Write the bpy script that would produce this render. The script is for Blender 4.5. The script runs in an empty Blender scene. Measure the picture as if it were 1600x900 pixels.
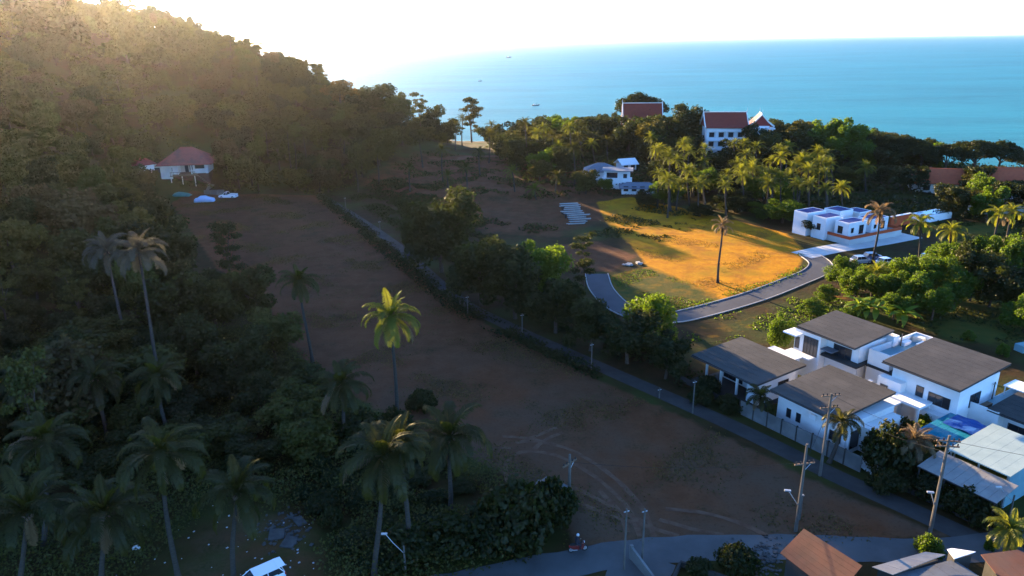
import bpy, math, random
import numpy as np
from math import radians, sin, cos, pi, sqrt, atan2, hypot

S = bpy.context.scene
COL = S.collection
rnd = random.Random(7)

# ------------------------------------------------------------------ camera
HAZE_DENSITY = 2.4e-5
CAM_H = 42.0
FOCAL = 1143.0                      # in pixels of a 1600 wide frame
PITCH = math.atan2(387.0, FOCAL)
ROLL = radians(0.7)
cam_data = bpy.data.cameras.new("camera")
cam_data.sensor_width = 36.0
cam_data.lens = 36.0 * FOCAL / 1600.0
cam_data.clip_start = 0.5
cam_data.clip_end = 200000.0
cam = bpy.data.objects.new("camera", cam_data)
COL.objects.link(cam)
cam.location = (0, 0, CAM_H)
from mathutils import Matrix, Vector
cam.matrix_world = (Matrix.Translation((0, 0, CAM_H)) @ Matrix.Rotation(pi / 2 - PITCH, 4, 'X')
                    @ Matrix.Rotation(-ROLL, 4, 'Z'))
S.camera = cam

# ------------------------------------------------------------------ sky, sun, exposure
SUN_AZ = radians(29.5)              # to the left of the view axis (+Y)
SUN_EL = radians(9.3)
world = bpy.data.worlds.new("World")
S.world = world
world.use_nodes = True
wn = world.node_tree
wn.nodes.clear()
w_out = wn.nodes.new("ShaderNodeOutputWorld")
w_bg = wn.nodes.new("ShaderNodeBackground")
w_sky = wn.nodes.new("ShaderNodeTexSky")
w_sky.sky_type = 'NISHITA'
w_sky.sun_disc = False
w_sky.sun_elevation = SUN_EL
w_sky.sun_rotation = -SUN_AZ
w_sky.altitude = 0.0
w_sky.air_density = 0.6
w_sky.dust_density = 0.3
w_sky.ozone_density = 4.0
w_bg.inputs['Strength'].default_value = 0.125
wn.links.new(w_sky.outputs[0], w_bg.inputs[0])
wn.links.new(w_bg.outputs[0], w_out.inputs[0])

sun_data = bpy.data.lights.new("sun", 'SUN')
sun_data.energy = 5.0
sun_data.angle = radians(0.5)
sun_data.color = (1.0, 0.72, 0.40)
sun = bpy.data.objects.new("sun", sun_data)
COL.objects.link(sun)
to_sun = Vector((-sin(SUN_AZ) * cos(SUN_EL), cos(SUN_AZ) * cos(SUN_EL), sin(SUN_EL)))
sun.rotation_euler = to_sun.to_track_quat('Z', 'Y').to_euler()
sun.location = to_sun * 200

S.view_settings.view_transform = 'Standard'
S.view_settings.look = 'None'
S.view_settings.exposure = 2.9
S.view_settings.gamma = 1.0
S.view_settings.use_curve_mapping = False
S.render.engine = 'CYCLES'
S.cycles.use_denoising = True
S.cycles.max_bounces = 5
S.cycles.diffuse_bounces = 2
S.cycles.glossy_bounces = 2
S.cycles.transmission_bounces = 3
S.cycles.transparent_max_bounces = 6
S.cycles.volume_bounces = 0
S.cycles.caustics_reflective = False
S.cycles.caustics_refractive = False
S.cycles.sample_clamp_indirect = 6.0

# ------------------------------------------------------------------ ground height
CTRL = [(-90,200,0),(-55,205,0),(-60,150,0),(-20,145,0),(-10,110,0),(-30,95,0),(10,90,0),(5,58,0),(-20,50,0),(37,57,0),
 (28,80,0),(45,88,0),(60,95,0),(55,130,0),(40,120,0),(60,150,0),(25,190,.6),(80,150,0),(100,120,0),(100,80,0),(60,40,0),
 (0,20,0),(-40,40,0),(-30,70,0),(60,0,0),(-60,0,0),(0,-60,0),(0,-150,0),(150,-100,0),(-150,-100,4),
 (-60,110,3),(-80,150,5),(-90,120,9),(-110,100,12),(-130,150,24),(-120,200,16),(-107,228,9),(-85,232,7),(-157,262,45),
 (-112,262,25),(-94,282,27),(-59,290,15.5),(-40,296,9.5),(-26,300,2.5),(-180,200,44),(-200,260,55),(-200,150,38),(-160,100,24),
 (-120,50,9),(-100,20,4),(-250,100,45),(-300,200,62),(-260,300,60),(-150,335,44),(-122,315,39),(-200,340,48),(-92,332,23),(-50,342,3),(-200,400,22),
 (-300,450,6),(-60,248,9),(-40,240,4),(-22,250,3),(0,230,2.2),(-10,200,1.2),(12,262,2.5),(30,240,1.5),(0,300,1.5),
 (-60,410,-8),(-25,372,-6),(0,380,-6),(60,372,-6),(40,330,1),(77,270,3.2),(52,300,3.2),(100,300,1),(120,290,0),(180,278,-6),(130,335,-7),
 (250,240,-6),(150,215,0),(200,200,0),(300,150,-4),(200,100,0),(150,50,0),(250,0,0),(0,450,-14),(150,420,-14),(300,320,-14),
 (-150,520,-14),(-350,600,-14),(420,200,-14),(420,-100,-6),(-450,300,30),(-450,50,30),(-450,-150,10),(-600,500,-14),(300,-200,0)]
CP = np.array(CTRL, float)
def _phi(r2):
    return np.where(r2 > 1e-9, 0.5 * r2 * np.log(np.maximum(r2, 1e-9)), 0.0)
_n = len(CP)
_d2 = ((CP[:, None, :2] - CP[None, :, :2]) ** 2).sum(-1)
_A = np.zeros((_n + 3, _n + 3))
_A[:_n, :_n] = _phi(_d2) + np.eye(_n) * 40.0
_A[:_n, _n] = 1; _A[:_n, _n + 1:] = CP[:, :2]
_A[_n, :_n] = 1; _A[_n + 1:, :_n] = CP[:, :2].T
_W = np.linalg.solve(_A, np.concatenate([CP[:, 2], [0, 0, 0]]))
FLAT = np.array([(-80,202),(-50,209),(-22,175),(-5,150),(12,180),(60,178),(100,165),(140,120),(120,20),(70,-20),(-60,-20),(-42,60),(-33,85),(-42,115),(-62,145),(-93,193)], float)

def poly_signed(px, py, poly):
    """distance to a polygon, negative inside"""
    px = np.asarray(px, float); py = np.asarray(py, float)
    best = np.full(px.shape, 1e18); inside = np.zeros(px.shape, bool)
    m = len(poly)
    for i in range(m):
        ax, ay = poly[i]; bx, by = poly[(i + 1) % m]
        ex, ey = bx - ax, by - ay
        t = np.clip(((px - ax) * ex + (py - ay) * ey) / (ex * ex + ey * ey), 0, 1)
        best = np.minimum(best, (px - ax - t * ex) ** 2 + (py - ay - t * ey) ** 2)
        cond = (ay > py) != (by > py)
        with np.errstate(divide='ignore', invalid='ignore'):
            xi = ax + (py - ay) * ex / (ey if ey != 0 else 1e-12)
        inside ^= cond & (px < xi)
    d = np.sqrt(best)
    return np.where(inside, -d, d)

def smooth(t):
    t = np.clip(t, 0, 1)
    return t * t * (3 - 2 * t)

def hts(x, y):
    x = np.asarray(x, float); y = np.asarray(y, float)
    sh = x.shape
    x = x.ravel(); y = y.ravel()
    r2 = (x[:, None] - CP[None, :, 0]) ** 2 + (y[:, None] - CP[None, :, 1]) ** 2
    z = _phi(r2) @ _W[:_n] + _W[_n] + x * _W[_n + 1] + y * _W[_n + 2]
    m = smooth(poly_signed(x, y, FLAT) / 26.0)
    rough = (np.sin(x * .31 + 1.3 * np.sin(y * .17)) * np.sin(y * .27 + .8) * .35 + np.sin(x * .9 + y * .4) * np.sin(y * .8 - x * .3) * .15)
    z = (z + rough) * m
    return np.clip(z, -15, 75).reshape(sh)

def h(x, y):
    return float(hts(np.array([x]), np.array([y]))[0])

# pixel of the 1600 x 900 photograph -> a place in the world (for surveying the site)
def ray(u, v):
    a = (u - 800) / FOCAL; b = (v - 450) / FOCAL
    x = a * cos(ROLL) - b * sin(ROLL); y = a * sin(ROLL) + b * cos(ROLL)
    return x, cos(PITCH) - sin(PITCH) * y, -sin(PITCH) - cos(PITCH) * y

def G(u, v, z=None):
    """where the sight line through (u, v) meets the ground (or the level z)"""
    d = ray(u, v)
    if z is not None:
        t = (z - CAM_H) / d[2]
        return Vector((d[0] * t, d[1] * t, z))
    t = np.linspace(20, 900, 1761)
    g = CAM_H + d[2] * t - hts(d[0] * t, d[1] * t)
    k = int(np.argmax(g < 0))
    if g[k] >= 0:
        k = len(t) - 1
    t0, t1 = t[max(k - 1, 0)], t[k]
    for _ in range(14):
        m = (t0 + t1) / 2
        if CAM_H + d[2] * m - h(d[0] * m, d[1] * m) < 0: t1 = m
        else: t0 = m
    return Vector((d[0] * t1, d[1] * t1, h(d[0] * t1, d[1] * t1)))

def AT(u, v, y):
    """the point of the sight line through (u, v) at distance y"""
    d = ray(u, v)
    t = y / d[1]
    return Vector((d[0] * t, y, CAM_H + d[2] * t))

def pix(x, y, z):
    dz = z - CAM_H
    dep = y * cos(PITCH) - dz * sin(PITCH)
    b = (-y * sin(PITCH) - dz * cos(PITCH)) / dep
    a = x / dep
    return 800 + FOCAL * (a * cos(ROLL) + b * sin(ROLL)), 450 + FOCAL * (-a * sin(ROLL) + b * cos(ROLL))

# ------------------------------------------------------------------ helpers
def tag(o, label=None, cat=None, group=None, kind=None):
    if label: o['label'] = label
    if cat: o['category'] = cat
    if group: o['group'] = group
    if kind: o['kind'] = kind
    return o

def empty(name, loc, rz=0.0):
    o = bpy.data.objects.new(name, None)
    o.empty_display_size = 0.3
    COL.objects.link(o)
    o.location = loc
    o.rotation_euler = (0, 0, rz)
    return o

def link(name, mesh, parent=None, loc=None, rot=None, scale=None):
    o = bpy.data.objects.new(name, mesh)
    COL.objects.link(o)
    if parent is not None: o.parent = parent
    if loc is not None: o.location = loc
    if rot is not None: o.rotation_euler = rot
    if scale is not None: o.scale = scale if hasattr(scale, '__len__') else (scale,) * 3
    return o

class MB:
    def __init__(self):
        self.v = []; self.f = []; self.mi = []; self.cur = 0
    def add(self, vs, fs):
        b = len(self.v)
        self.v += [tuple(p) for p in vs]
        for q in fs:
            self.f.append(tuple(b + i for i in q)); self.mi.append(self.cur)
        return self
    def box(self, x, y, z, sx, sy, sz, rz=0.0, ry=0.0, rx=0.0):
        """centre x, y, base z"""
        M = Matrix.Translation((x, y, z + sz / 2)) @ Matrix.Rotation(rz, 4, 'Z') @ Matrix.Rotation(ry, 4, 'Y') @ Matrix.Rotation(rx, 4, 'X')
        vs = [M @ Vector((sx / 2 * i, sy / 2 * j, sz / 2 * k)) for i in (-1, 1) for j in (-1, 1) for k in (-1, 1)]
        return self.add(vs, [(0, 1, 3, 2), (4, 6, 7, 5), (0, 4, 5, 1), (2, 3, 7, 6), (0, 2, 6, 4), (1, 5, 7, 3)])
    def slab(self, pts, t):
        """polygon in space with thickness t downwards"""
        n = len(pts)
        vs = [Vector(p) for p in pts] + [Vector(p) - Vector((0, 0, t)) for p in pts]
        fs = [tuple(range(n)), tuple(range(2 * n - 1, n - 1, -1))]
        fs += [(i, i + n, (i + 1) % n + n, (i + 1) % n) for i in range(n)]
        return self.add(vs, fs)
    def prism(self, pts, z0, z1):
        return self.slab([(p[0], p[1], z1) for p in pts], z1 - z0)
    def tube(self, pts, radii, n=7, cap=True):
        pts = [Vector(p) for p in pts]
        b = len(self.v)
        if not hasattr(radii, '__len__'): radii = [radii] * len(pts)
        for i, p in enumerate(pts):
            d = (pts[min(i + 1, len(pts) - 1)] - pts[max(i - 1, 0)]).normalized()
            a = d.cross(Vector((0, 0, 1))) if abs(d.z) < .95 else d.cross(Vector((0, 1, 0)))
            a.normalize(); c = d.cross(a)
            for k in range(n):
                t = 2 * pi * k / n
                self.v.append(tuple(p + (a * cos(t) + c * sin(t)) * radii[i]))
        for i in range(len(pts) - 1):
            for k in range(n):
                self.f.append((b + i * n + k, b + i * n + (k + 1) % n, b + (i + 1) * n + (k + 1) % n, b + (i + 1) * n + k)); self.mi.append(self.cur)
        if cap:
            self.f.append(tuple(b + k for k in range(n - 1, -1, -1))); self.mi.append(self.cur)
            e = b + (len(pts) - 1) * n
            self.f.append(tuple(e + k for k in range(n))); self.mi.append(self.cur)
        return self
    def loft(self, sections, cap=True):
        """closed sections of equal length joined in order"""
        b = len(self.v); n = len(sections[0])
        for s in sections: self.v += [tuple(p) for p in s]
        for i in range(len(sections) - 1):
            for k in range(n):
                self.f.append((b + i * n + k, b + i * n + (k + 1) % n, b + (i + 1) * n + (k + 1) % n, b + (i + 1) * n + k)); self.mi.append(self.cur)
        if cap:
            self.f.append(tuple(b + k for k in range(n - 1, -1, -1))); self.mi.append(self.cur)
            e = b + (len(sections) - 1) * n
            self.f.append(tuple(e + k for k in range(n))); self.mi.append(self.cur)
        return self
    def mesh(self, name, mats, smooth_=False, bevel=0.0):
        me = bpy.data.meshes.new(name)
        me.from_pydata(self.v, [], self.f)
        mats = mats if isinstance(mats, (list, tuple)) else [mats]
        for m in mats: me.materials.append(m)
        if len(mats) > 1: me.polygons.foreach_set('material_index', self.mi)
        if smooth_: me.polygons.foreach_set('use_smooth', [True] * len(me.polygons))
        me.update()
        return me
    def build(self, name, mats, parent=None, loc=None, rot=None, smooth_=False):
        return link(name, self.mesh(name, mats, smooth_), parent, loc, rot)

# ------------------------------------------------------------------ materials
def new_mat(name):
    m = bpy.data.materials.new(name)
    m.use_nodes = True
    nt = m.node_tree
    nt.nodes.clear()
    out = nt.nodes.new("ShaderNodeOutputMaterial")
    return m, nt, out

def N(nt, kind, **kw):
    n = nt.nodes.new(kind)
    for k, v in kw.items():
        if hasattr(n, k): setattr(n, k, v)
        else: n.inputs[k.replace('_', ' ')].default_value = v
    return n

def rgb(c):
    return (c[0], c[1], c[2], 1.0)

def mat(name, c1, c2=None, scale=1.0, rough=.8, spec=.3, metal=0.0, bump=0.0, detail=5.0, object_space=False, c3=None, scale2=None, stretch=None, wave=None):
    """two (three) tone procedural surface; noise breaks up the colour, optional relief or ribs"""
    m, nt, out = new_mat(name)
    L = nt.links.new
    bs = N(nt, "ShaderNodeBsdfPrincipled", Roughness=rough, Metallic=metal)
    bs.inputs['Specular IOR Level'].default_value = spec
    L(bs.outputs[0], out.inputs[0])
    tc = N(nt, "ShaderNodeTexCoord") if object_space else N(nt, "ShaderNodeNewGeometry")
    vec = tc.outputs['Object'] if object_space else tc.outputs['Position']
    if stretch:
        mp = N(nt, "ShaderNodeMapping"); mp.inputs['Scale'].default_value = stretch
        L(vec, mp.inputs[0]); vec = mp.outputs[0]
    no = N(nt, "ShaderNodeTexNoise", Scale=scale, Detail=detail, Roughness=.62)
    L(vec, no.inputs['Vector'])
    ra = N(nt, "ShaderNodeMapRange"); ra.inputs[1].default_value = .32; ra.inputs[2].default_value = .68
    L(no.outputs['Fac'], ra.inputs[0])
    mx = N(nt, "ShaderNodeMix", data_type='RGBA')
    mx.inputs[6].default_value = rgb(c1); mx.inputs[7].default_value = rgb(c2 or tuple(x * .8 for x in c1))
    L(ra.outputs[0], mx.inputs[0])
    col = mx.outputs[2]
    if c3:
        n2 = N(nt, "ShaderNodeTexNoise", Scale=scale2 or scale * .13, Detail=4.0)
        L(vec, n2.inputs['Vector'])
        r2 = N(nt, "ShaderNodeMapRange"); r2.inputs[1].default_value = .48; r2.inputs[2].default_value = .66
        L(n2.outputs['Fac'], r2.inputs[0])
        m2 = N(nt, "ShaderNodeMix", data_type='RGBA'); m2.inputs[7].default_value = rgb(c3)
        L(r2.outputs[0], m2.inputs[0]); L(col, m2.inputs[6]); col = m2.outputs[2]
    L(col, bs.inputs['Base Color'])
    if wave:
        wv = N(nt, "ShaderNodeTexWave", Scale=wave[0], Distortion=0.0, bands_direction=wave[1])
        tco = N(nt, "ShaderNodeTexCoord"); L(tco.outputs['Object'], wv.inputs['Vector'])
        bp = N(nt, "ShaderNodeBump", Strength=wave[2], Distance=.05)
        L(wv.outputs['Fac'], bp.inputs['Height']); L(bp.outputs[0], bs.inputs['Normal'])
    elif bump:
        bp = N(nt, "ShaderNodeBump", Strength=bump, Distance=.15)
        L(no.outputs['Fac'], bp.inputs['Height']); L(bp.outputs[0], bs.inputs['Normal'])
    return m

def leaf_mat(name, c_dark, c_light, trans=.4, tcol=None, noise=.6):
    m, nt, out = new_mat(name)
    L = nt.links.new
    oi = N(nt, "ShaderNodeObjectInfo")
    tc = N(nt, "ShaderNodeTexCoord")
    no = N(nt, "ShaderNodeTexNoise", Scale=noise, Detail=3.0)
    L(tc.outputs['Object'], no.inputs['Vector'])
    ad = N(nt, "ShaderNodeMath", operation='MULTIPLY_ADD'); ad.inputs[1].default_value = .75; 
    L(oi.outputs['Random'], ad.inputs[0])
    sb = N(nt, "ShaderNodeMapRange"); sb.inputs[1].default_value = .3; sb.inputs[2].default_value = .7; sb.inputs[3].default_value = -.25; sb.inputs[4].default_value = .5
    L(no.outputs['Fac'], sb.inputs[0]); L(sb.outputs[0], ad.inputs[2])
    mx = N(nt, "ShaderNodeMix", data_type='RGBA')
    mx.inputs[6].default_value = rgb(c_dark); mx.inputs[7].default_value = rgb(c_light)
    L(ad.outputs[0], mx.inputs[0])
    df = N(nt, "ShaderNodeBsdfDiffuse"); L(mx.outputs[2], df.inputs[0])
    tr = N(nt, "ShaderNodeBsdfTranslucent")
    if tcol:
        tm = N(nt, "ShaderNodeMix", data_type='RGBA', blend_type='MIX'); tm.inputs[0].default_value = .6
        tm.inputs[7].default_value = rgb(tcol); L(mx.outputs[2], tm.inputs[6]); L(tm.outputs[2], tr.inputs[0])
    else:
        L(mx.outputs[2], tr.inputs[0])
    ms = N(nt, "ShaderNodeMixShader"); ms.inputs[0].default_value = trans
    L(df.outputs[0], ms.inputs[1]); L(tr.outputs[0], ms.inputs[2])
    gl = N(nt, "ShaderNodeBsdfGlossy", Roughness=.45); gl.inputs[0].default_value = (.5, .5, .45, 1)
    m3 = N(nt, "ShaderNodeMixShader"); m3.inputs[0].default_value = .025
    L(ms.outputs[0], m3.inputs[1]); L(gl.outputs[0], m3.inputs[2])
    L(m3.outputs[0], out.inputs[0])
    return m
# ------------------------------------------------------------------ terrain
LOT = [tuple(G(u, v, 0).xy) for u, v in ((268,318),(300,306),(395,304),(500,305),(560,350),(640,415),(720,485),(820,540),(930,592),(1080,658),(1180,705),(1300,765),(1440,822),(1500,838),(1280,842),(1130,840),(1000,846),(900,862),(880,800),(800,745),(700,700),(590,640),(500,590),(455,540),(420,480),(340,420))]
FIELD = [tuple(G(u, v, 0).xy) for u, v in ((932,318),(985,312),(1060,325),(1150,345),(1230,365),(1258,392),(1246,423),(1200,446),(1120,473),(1060,480),(1000,478),(968,462),(952,432),(1012,416),(985,382),(948,348))]
def ground_material():
    m, nt, out = new_mat("ground")
    L = nt.links.new
    bs = N(nt, "ShaderNodeBsdfPrincipled", Roughness=.95); bs.inputs['Specular IOR Level'].default_value = .05
    L(bs.outputs[0], out.inputs[0])
    ge = N(nt, "ShaderNodeNewGeometry")
    at = N(nt, "ShaderNodeAttribute"); at.attribute_name = "zone"
    sp = N(nt, "ShaderNodeSeparateColor"); L(at.outputs['Color'], sp.inputs[0])
    def noise(s, d=6.0, r=.6):
        n = N(nt, "ShaderNodeTexNoise", Scale=s, Detail=d, Roughness=r); L(ge.outputs['Position'], n.inputs['Vector']); return n.outputs['Fac']
    def rng(x, a, b):
        r = N(nt, "ShaderNodeMapRange"); r.inputs[1].default_value = a; r.inputs[2].default_value = b; L(x, r.inputs[0]); return r.outputs[0]
    def mix(f, a, b):
        x = N(nt, "ShaderNodeMix", data_type='RGBA'); L(f, x.inputs[0])
        for s, i in ((a, 6), (b, 7)):
            if isinstance(s, tuple): x.inputs[i].default_value = rgb(s)
            else: L(s, x.inputs[i])
        return x.outputs[2]
    def edge(ch, amp=.5):
        """soft zone border broken up by noise"""
        a = N(nt, "ShaderNodeMath", operation='MULTIPLY_ADD'); a.inputs[1].default_value = amp; L(noise(.35), a.inputs[0])
        L(sp.outputs[ch], a.inputs[2])
        return rng(a.outputs[0], .5 + amp * .25, .5 + amp * .75)
    fine, mid, big = noise(3.0), noise(.45), noise(.07, 4.0)
    forest = mix(rng(mid, .35, .65), (.026, .019, .006), (.045, .025, .010))
    forest = mix(rng(big, .45, .6), forest, (.036, .042, .010))
    dirt = mix(rng(big, .35, .65), (.108, .040, .0165), (.082, .032, .0135))
    dirt = mix(rng(mid, .4, .75), dirt, (.118, .052, .025))
    tan = N(nt, "ShaderNodeSeparateXYZ"); L(ge.outputs['Position'], tan.inputs[0])
    tn = N(nt, "ShaderNodeMath", operation='MULTIPLY'); L(rng(tan.outputs[1], 108.0, 62.0), tn.inputs[0]); L(rng(noise(.1, 5.0), .38, .6), tn.inputs[1])
    dirt = mix(tn.outputs[0], dirt, (.084, .050, .030))
    dirt = mix(rng(noise(9.0, 3.0), .62, .72), dirt, (.115, .058, .03))
    dirt = mix(rng(fine, .55, .8), dirt, (.042, .018, .009))
    weed = N(nt, "ShaderNodeMath", operation='MULTIPLY'); L(rng(noise(.16), .55, .7), weed.inputs[0]); L(rng(fine, .4, .6), weed.inputs[1])
    dirt = mix(weed.outputs[0], dirt, (.026, .024, .008))
    dry = mix(rng(mid, .35, .65), (.45, .20, .007), (.34, .13, .007))
    dry = mix(rng(big, .5, .62), dry, (.26, .14, .008))
    dry = mix(rng(noise(.22, 7.0), .5, .62), dry, (.27, .11, .010))
    dry = mix(rng(fine, .6, .8), dry, (.22, .09, .008))
    lush = mix(rng(mid, .35, .65), (.036, .052, .010), (.085, .065, .013))
    c = mix(edge('Red'), forest, dirt)
    c = mix(edge('Green'), c, dry)
    c = mix(edge('Blue'), c, lush)
    L(c, bs.inputs['Base Color'])
    bp = N(nt, "ShaderNodeBump", Strength=.7, Distance=.12); L(noise(1.6, 8.0), bp.inputs['Height']); L(bp.outputs[0], bs.inputs['Normal'])
    return m
def axis(stops):
    out = []
    for (a, b, s) in stops:
        out += list(np.arange(a, b, s))
    return np.array(out + [stops[-1][1]])
gx = axis([(-900,-300,30),(-300,-130,4),(-130,120,1.6),(120,300,5),(300,900,30)])
gy = axis([(-400,-40,20),(-40,40,5),(40,230,1.6),(230,420,3.5),(420,800,20)])
GX, GY = np.meshgrid(gx, gy)
GZ = hts(GX, GY)
nx, ny = len(gx), len(gy)
idx = np.arange(nx * ny).reshape(ny, nx)
quads = np.stack([idx[:-1, :-1], idx[:-1, 1:], idx[1:, 1:], idx[1:, :-1]], -1).reshape(-1, 4)
def np_mesh(name, V, Q, mats, smooth_=False, mi=None):
    me = bpy.data.meshes.new(name)
    k = Q.shape[1]
    me.vertices.add(len(V)); me.vertices.foreach_set('co', np.ascontiguousarray(V, np.float32).ravel())
    me.loops.add(Q.size); me.loops.foreach_set('vertex_index', np.ascontiguousarray(Q, np.int32).ravel())
    me.polygons.add(len(Q)); me.polygons.foreach_set('loop_start', np.arange(0, Q.size, k, dtype=np.int32))
    for m in (mats if isinstance(mats, (list, tuple)) else [mats]): me.materials.append(m)
    if mi is not None: me.polygons.foreach_set('material_index', np.ascontiguousarray(mi, np.int32))
    me.polygons.foreach_set('use_smooth', np.full(len(Q), smooth_))
    me.update(calc_edges=True); me.validate()
    return me
gm = np_mesh("ground", np.stack([GX, GY, GZ], -1).reshape(-1, 3), quads, ground_material(), True)
zr = 1 - smooth((poly_signed(GX, GY, LOT) + 1.5) / 3)
CLEAR = [tuple(G(u, v, 0).xy) for u, v in ((330,800),(470,790),(520,850),(540,930),(250,930),(280,860))]
ORCH = [(-45,222),(-30,262),(20,262),(45,225),(35,190),(10,160),(-5,165),(-25,195)]
YARD = [tuple(G(u, v, 0).xy) for u, v in ((860,385),(930,375),(1000,400),(960,425),(880,425))]
BANK = [tuple(G(u, v, 0).xy) for u, v in ((1062,512),(1200,478),(1300,440),(1340,425),(1440,470),(1330,500),(1240,505),(1150,530),(1080,545))]
zr = np.maximum(zr, .5 * (1 - smooth((poly_signed(GX, GY, CLEAR) + 2) / 5)))
zr = np.maximum(zr, .62 * (1 - smooth((poly_signed(GX, GY, ORCH) + 4) / 14)))
zr = np.maximum(zr, .8 * (1 - smooth((poly_signed(GX, GY, YARD) + 2) / 4)))
zg = 1 - smooth((poly_signed(GX, GY, FIELD) + 2) / 4)
zg = np.maximum(zg, .36 * (1 - smooth((poly_signed(GX, GY, BANK) + 2) / 4)))
RIGHT = [(60,135),(75,120),(60,108),(64,98),(90,90),(130,60),(160,150),(100,170),(88,140)]
zb = .8 * (1 - smooth((poly_signed(GX, GY, RIGHT) + 3) / 8))
LAWN = [tuple(G(u, v, 0).xy) for u, v in ((952,432),(1012,416),(1070,440),(1130,468),(1060,482),(1000,480),(966,464))]
zb = np.maximum(zb, .62 * (1 - smooth((poly_signed(GX, GY, LAWN) + 1) / 4)))
ca = gm.color_attributes.new("zone", 'FLOAT_COLOR', 'POINT')
ca.data.foreach_set('color', np.stack([zr, zg, zb, np.ones_like(zr)], -1).astype(np.float32).ravel())
tag(link("ground", gm), kind='structure')

# ------------------------------------------------------------------ sea
def sea_material():
    m, nt, out = new_mat("sea")
    L = nt.links.new
    bs = N(nt, "ShaderNodeBsdfPrincipled", Roughness=.42); bs.inputs['Specular IOR Level'].default_value = .03
    ge = N(nt, "ShaderNodeNewGeometry")
    mp = N(nt, "ShaderNodeMapping"); mp.inputs['Scale'].default_value = (.35, 1, 1); L(ge.outputs['Position'], mp.inputs[0])
    n1 = N(nt, "ShaderNodeTexNoise", Scale=.011, Detail=10.0, Roughness=.75); L(mp.outputs[0], n1.inputs['Vector'])
    r1 = N(nt, "ShaderNodeMapRange"); r1.inputs[1].default_value = .35; r1.inputs[2].default_value = .65; L(n1.outputs['Fac'], r1.inputs[0])
    mx = N(nt, "ShaderNodeMix", data_type='RGBA'); mx.inputs[6].default_value = (.010, .118, .132, 1); mx.inputs[7].default_value = (.015, .18, .198, 1)
    L(r1.outputs[0], mx.inputs[0]); L(mx.outputs[2], bs.inputs['Base Color'])
    n2 = N(nt, "ShaderNodeTexNoise", Scale=.12, Detail=8.0, Roughness=.7); L(mp.outputs[0], n2.inputs['Vector'])
    bp = N(nt, "ShaderNodeBump", Strength=.6, Distance=2.0); L(n2.outputs['Fac'], bp.inputs['Height']); L(bp.outputs[0], bs.inputs['Normal'])
    L(bs.outputs[0], out.inputs[0])
    return m
rs = [1, 300, 600, 1200, 3000, 8000, 25000, 70000]
sv = [(rr * cos(2 * pi * k / 64), rr * sin(2 * pi * k / 64), -5.0) for rr in rs for k in range(64)]
sf = [(i * 64 + k, i * 64 + (k + 1) % 64, (i + 1) * 64 + (k + 1) % 64, (i + 1) * 64 + k) for i in range(len(rs) - 1) for k in range(64)]
sm = bpy.data.meshes.new("sea"); sm.from_pydata(sv, [], sf); sm.materials.append(sea_material()); sm.update()
tag(link("sea", sm), kind='structure')
# ------------------------------------------------------------------ materials of things
M = {}
M['leaf_forest'] = leaf_mat("leaf_forest", (.013, .020, .004), (.064, .066, .012), .35, (.12, .095, .010))
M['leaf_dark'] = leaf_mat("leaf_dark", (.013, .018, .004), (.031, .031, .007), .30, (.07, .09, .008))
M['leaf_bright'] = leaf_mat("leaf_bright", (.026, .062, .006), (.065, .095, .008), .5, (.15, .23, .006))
M['leaf_rust'] = leaf_mat("leaf_rust", (.09, .06, .018), (.12, .085, .02), .4, (.24, .13, .02))
M['leaf_banana'] = leaf_mat("leaf_banana", (.07, .13, .01), (.12, .17, .015), .5, (.25, .32, .02))
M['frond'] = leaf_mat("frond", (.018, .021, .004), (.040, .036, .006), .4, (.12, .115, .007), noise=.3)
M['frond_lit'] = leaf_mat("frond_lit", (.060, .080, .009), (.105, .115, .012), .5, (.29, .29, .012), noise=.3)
M['frond_dry'] = leaf_mat("frond_dry", (.10, .065, .035), (.16, .105, .05), .4, (.24, .15, .06), noise=.3)
M['frond_grey'] = leaf_mat("frond_grey", (.038, .038, .024), (.07, .064, .042), .35, (.12, .10, .06), noise=.3)
M['leaf_hill'] = leaf_mat("leaf_hill", (.026, .042, .008), (.055, .062, .011), .35, (.12, .13, .010))
M['leaf_sere'] = leaf_mat("leaf_sere", (.040, .032, .011), (.062, .046, .015), .35, (.12, .075, .014))
M['frond_grove'] = leaf_mat("frond_grove", (.034, .054, .008), (.075, .085, .011), .45, (.20, .21, .010), noise=.3)
M['bark'] = mat("bark", (.085, .062, .045), (.05, .038, .028), 4.0, .95, .1, object_space=True)
M['palm_bark'] = mat("palm_bark", (.065, .053, .042), (.038, .032, .026), 3.0, .95, .1, object_space=True, stretch=(1, 1, 4))
M['white'] = mat("white_render", (.80, .80, .79), (.72, .72, .71), .5, .75, .3, c3=(.62, .61, .58), scale2=.15)
M['white_clean'] = mat("white_paint", (.82, .82, .82), (.78, .78, .78), .6, .5, .4)
M['cream'] = mat("cream_render", (.62, .58, .50), (.52, .48, .41), .5, .85, .2)
M['concrete'] = mat("concrete", (.165, .162, .155), (.12, .118, .113), .8, .9, .2, c3=(.09, .088, .083), scale2=.2, bump=.2)
M['concrete_dark'] = mat("weathered_concrete", (.050, .047, .043), (.037, .035, .032), .9, .92, .12, c3=(.032, .031, .029), scale2=.25, bump=.25)
M['asphalt'] = mat("asphalt", (.034, .038, .050), (.026, .029, .038), .6, .8, .25, c3=(.048, .051, .058), scale2=.12, bump=.15)
M['road'] = mat("worn_road", (.072, .073, .072), (.054, .055, .054), .5, .85, .25, c3=(.094, .093, .09), scale2=.12, bump=.15)
M['pale_road'] = mat("pale_concrete_road", (.52, .51, .48), (.42, .415, .40), .3, .9, .2, bump=.15)
M['kerb'] = mat("kerb_concrete", (.34, .335, .32), (.25, .245, .235), .7, .9, .2)
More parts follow.
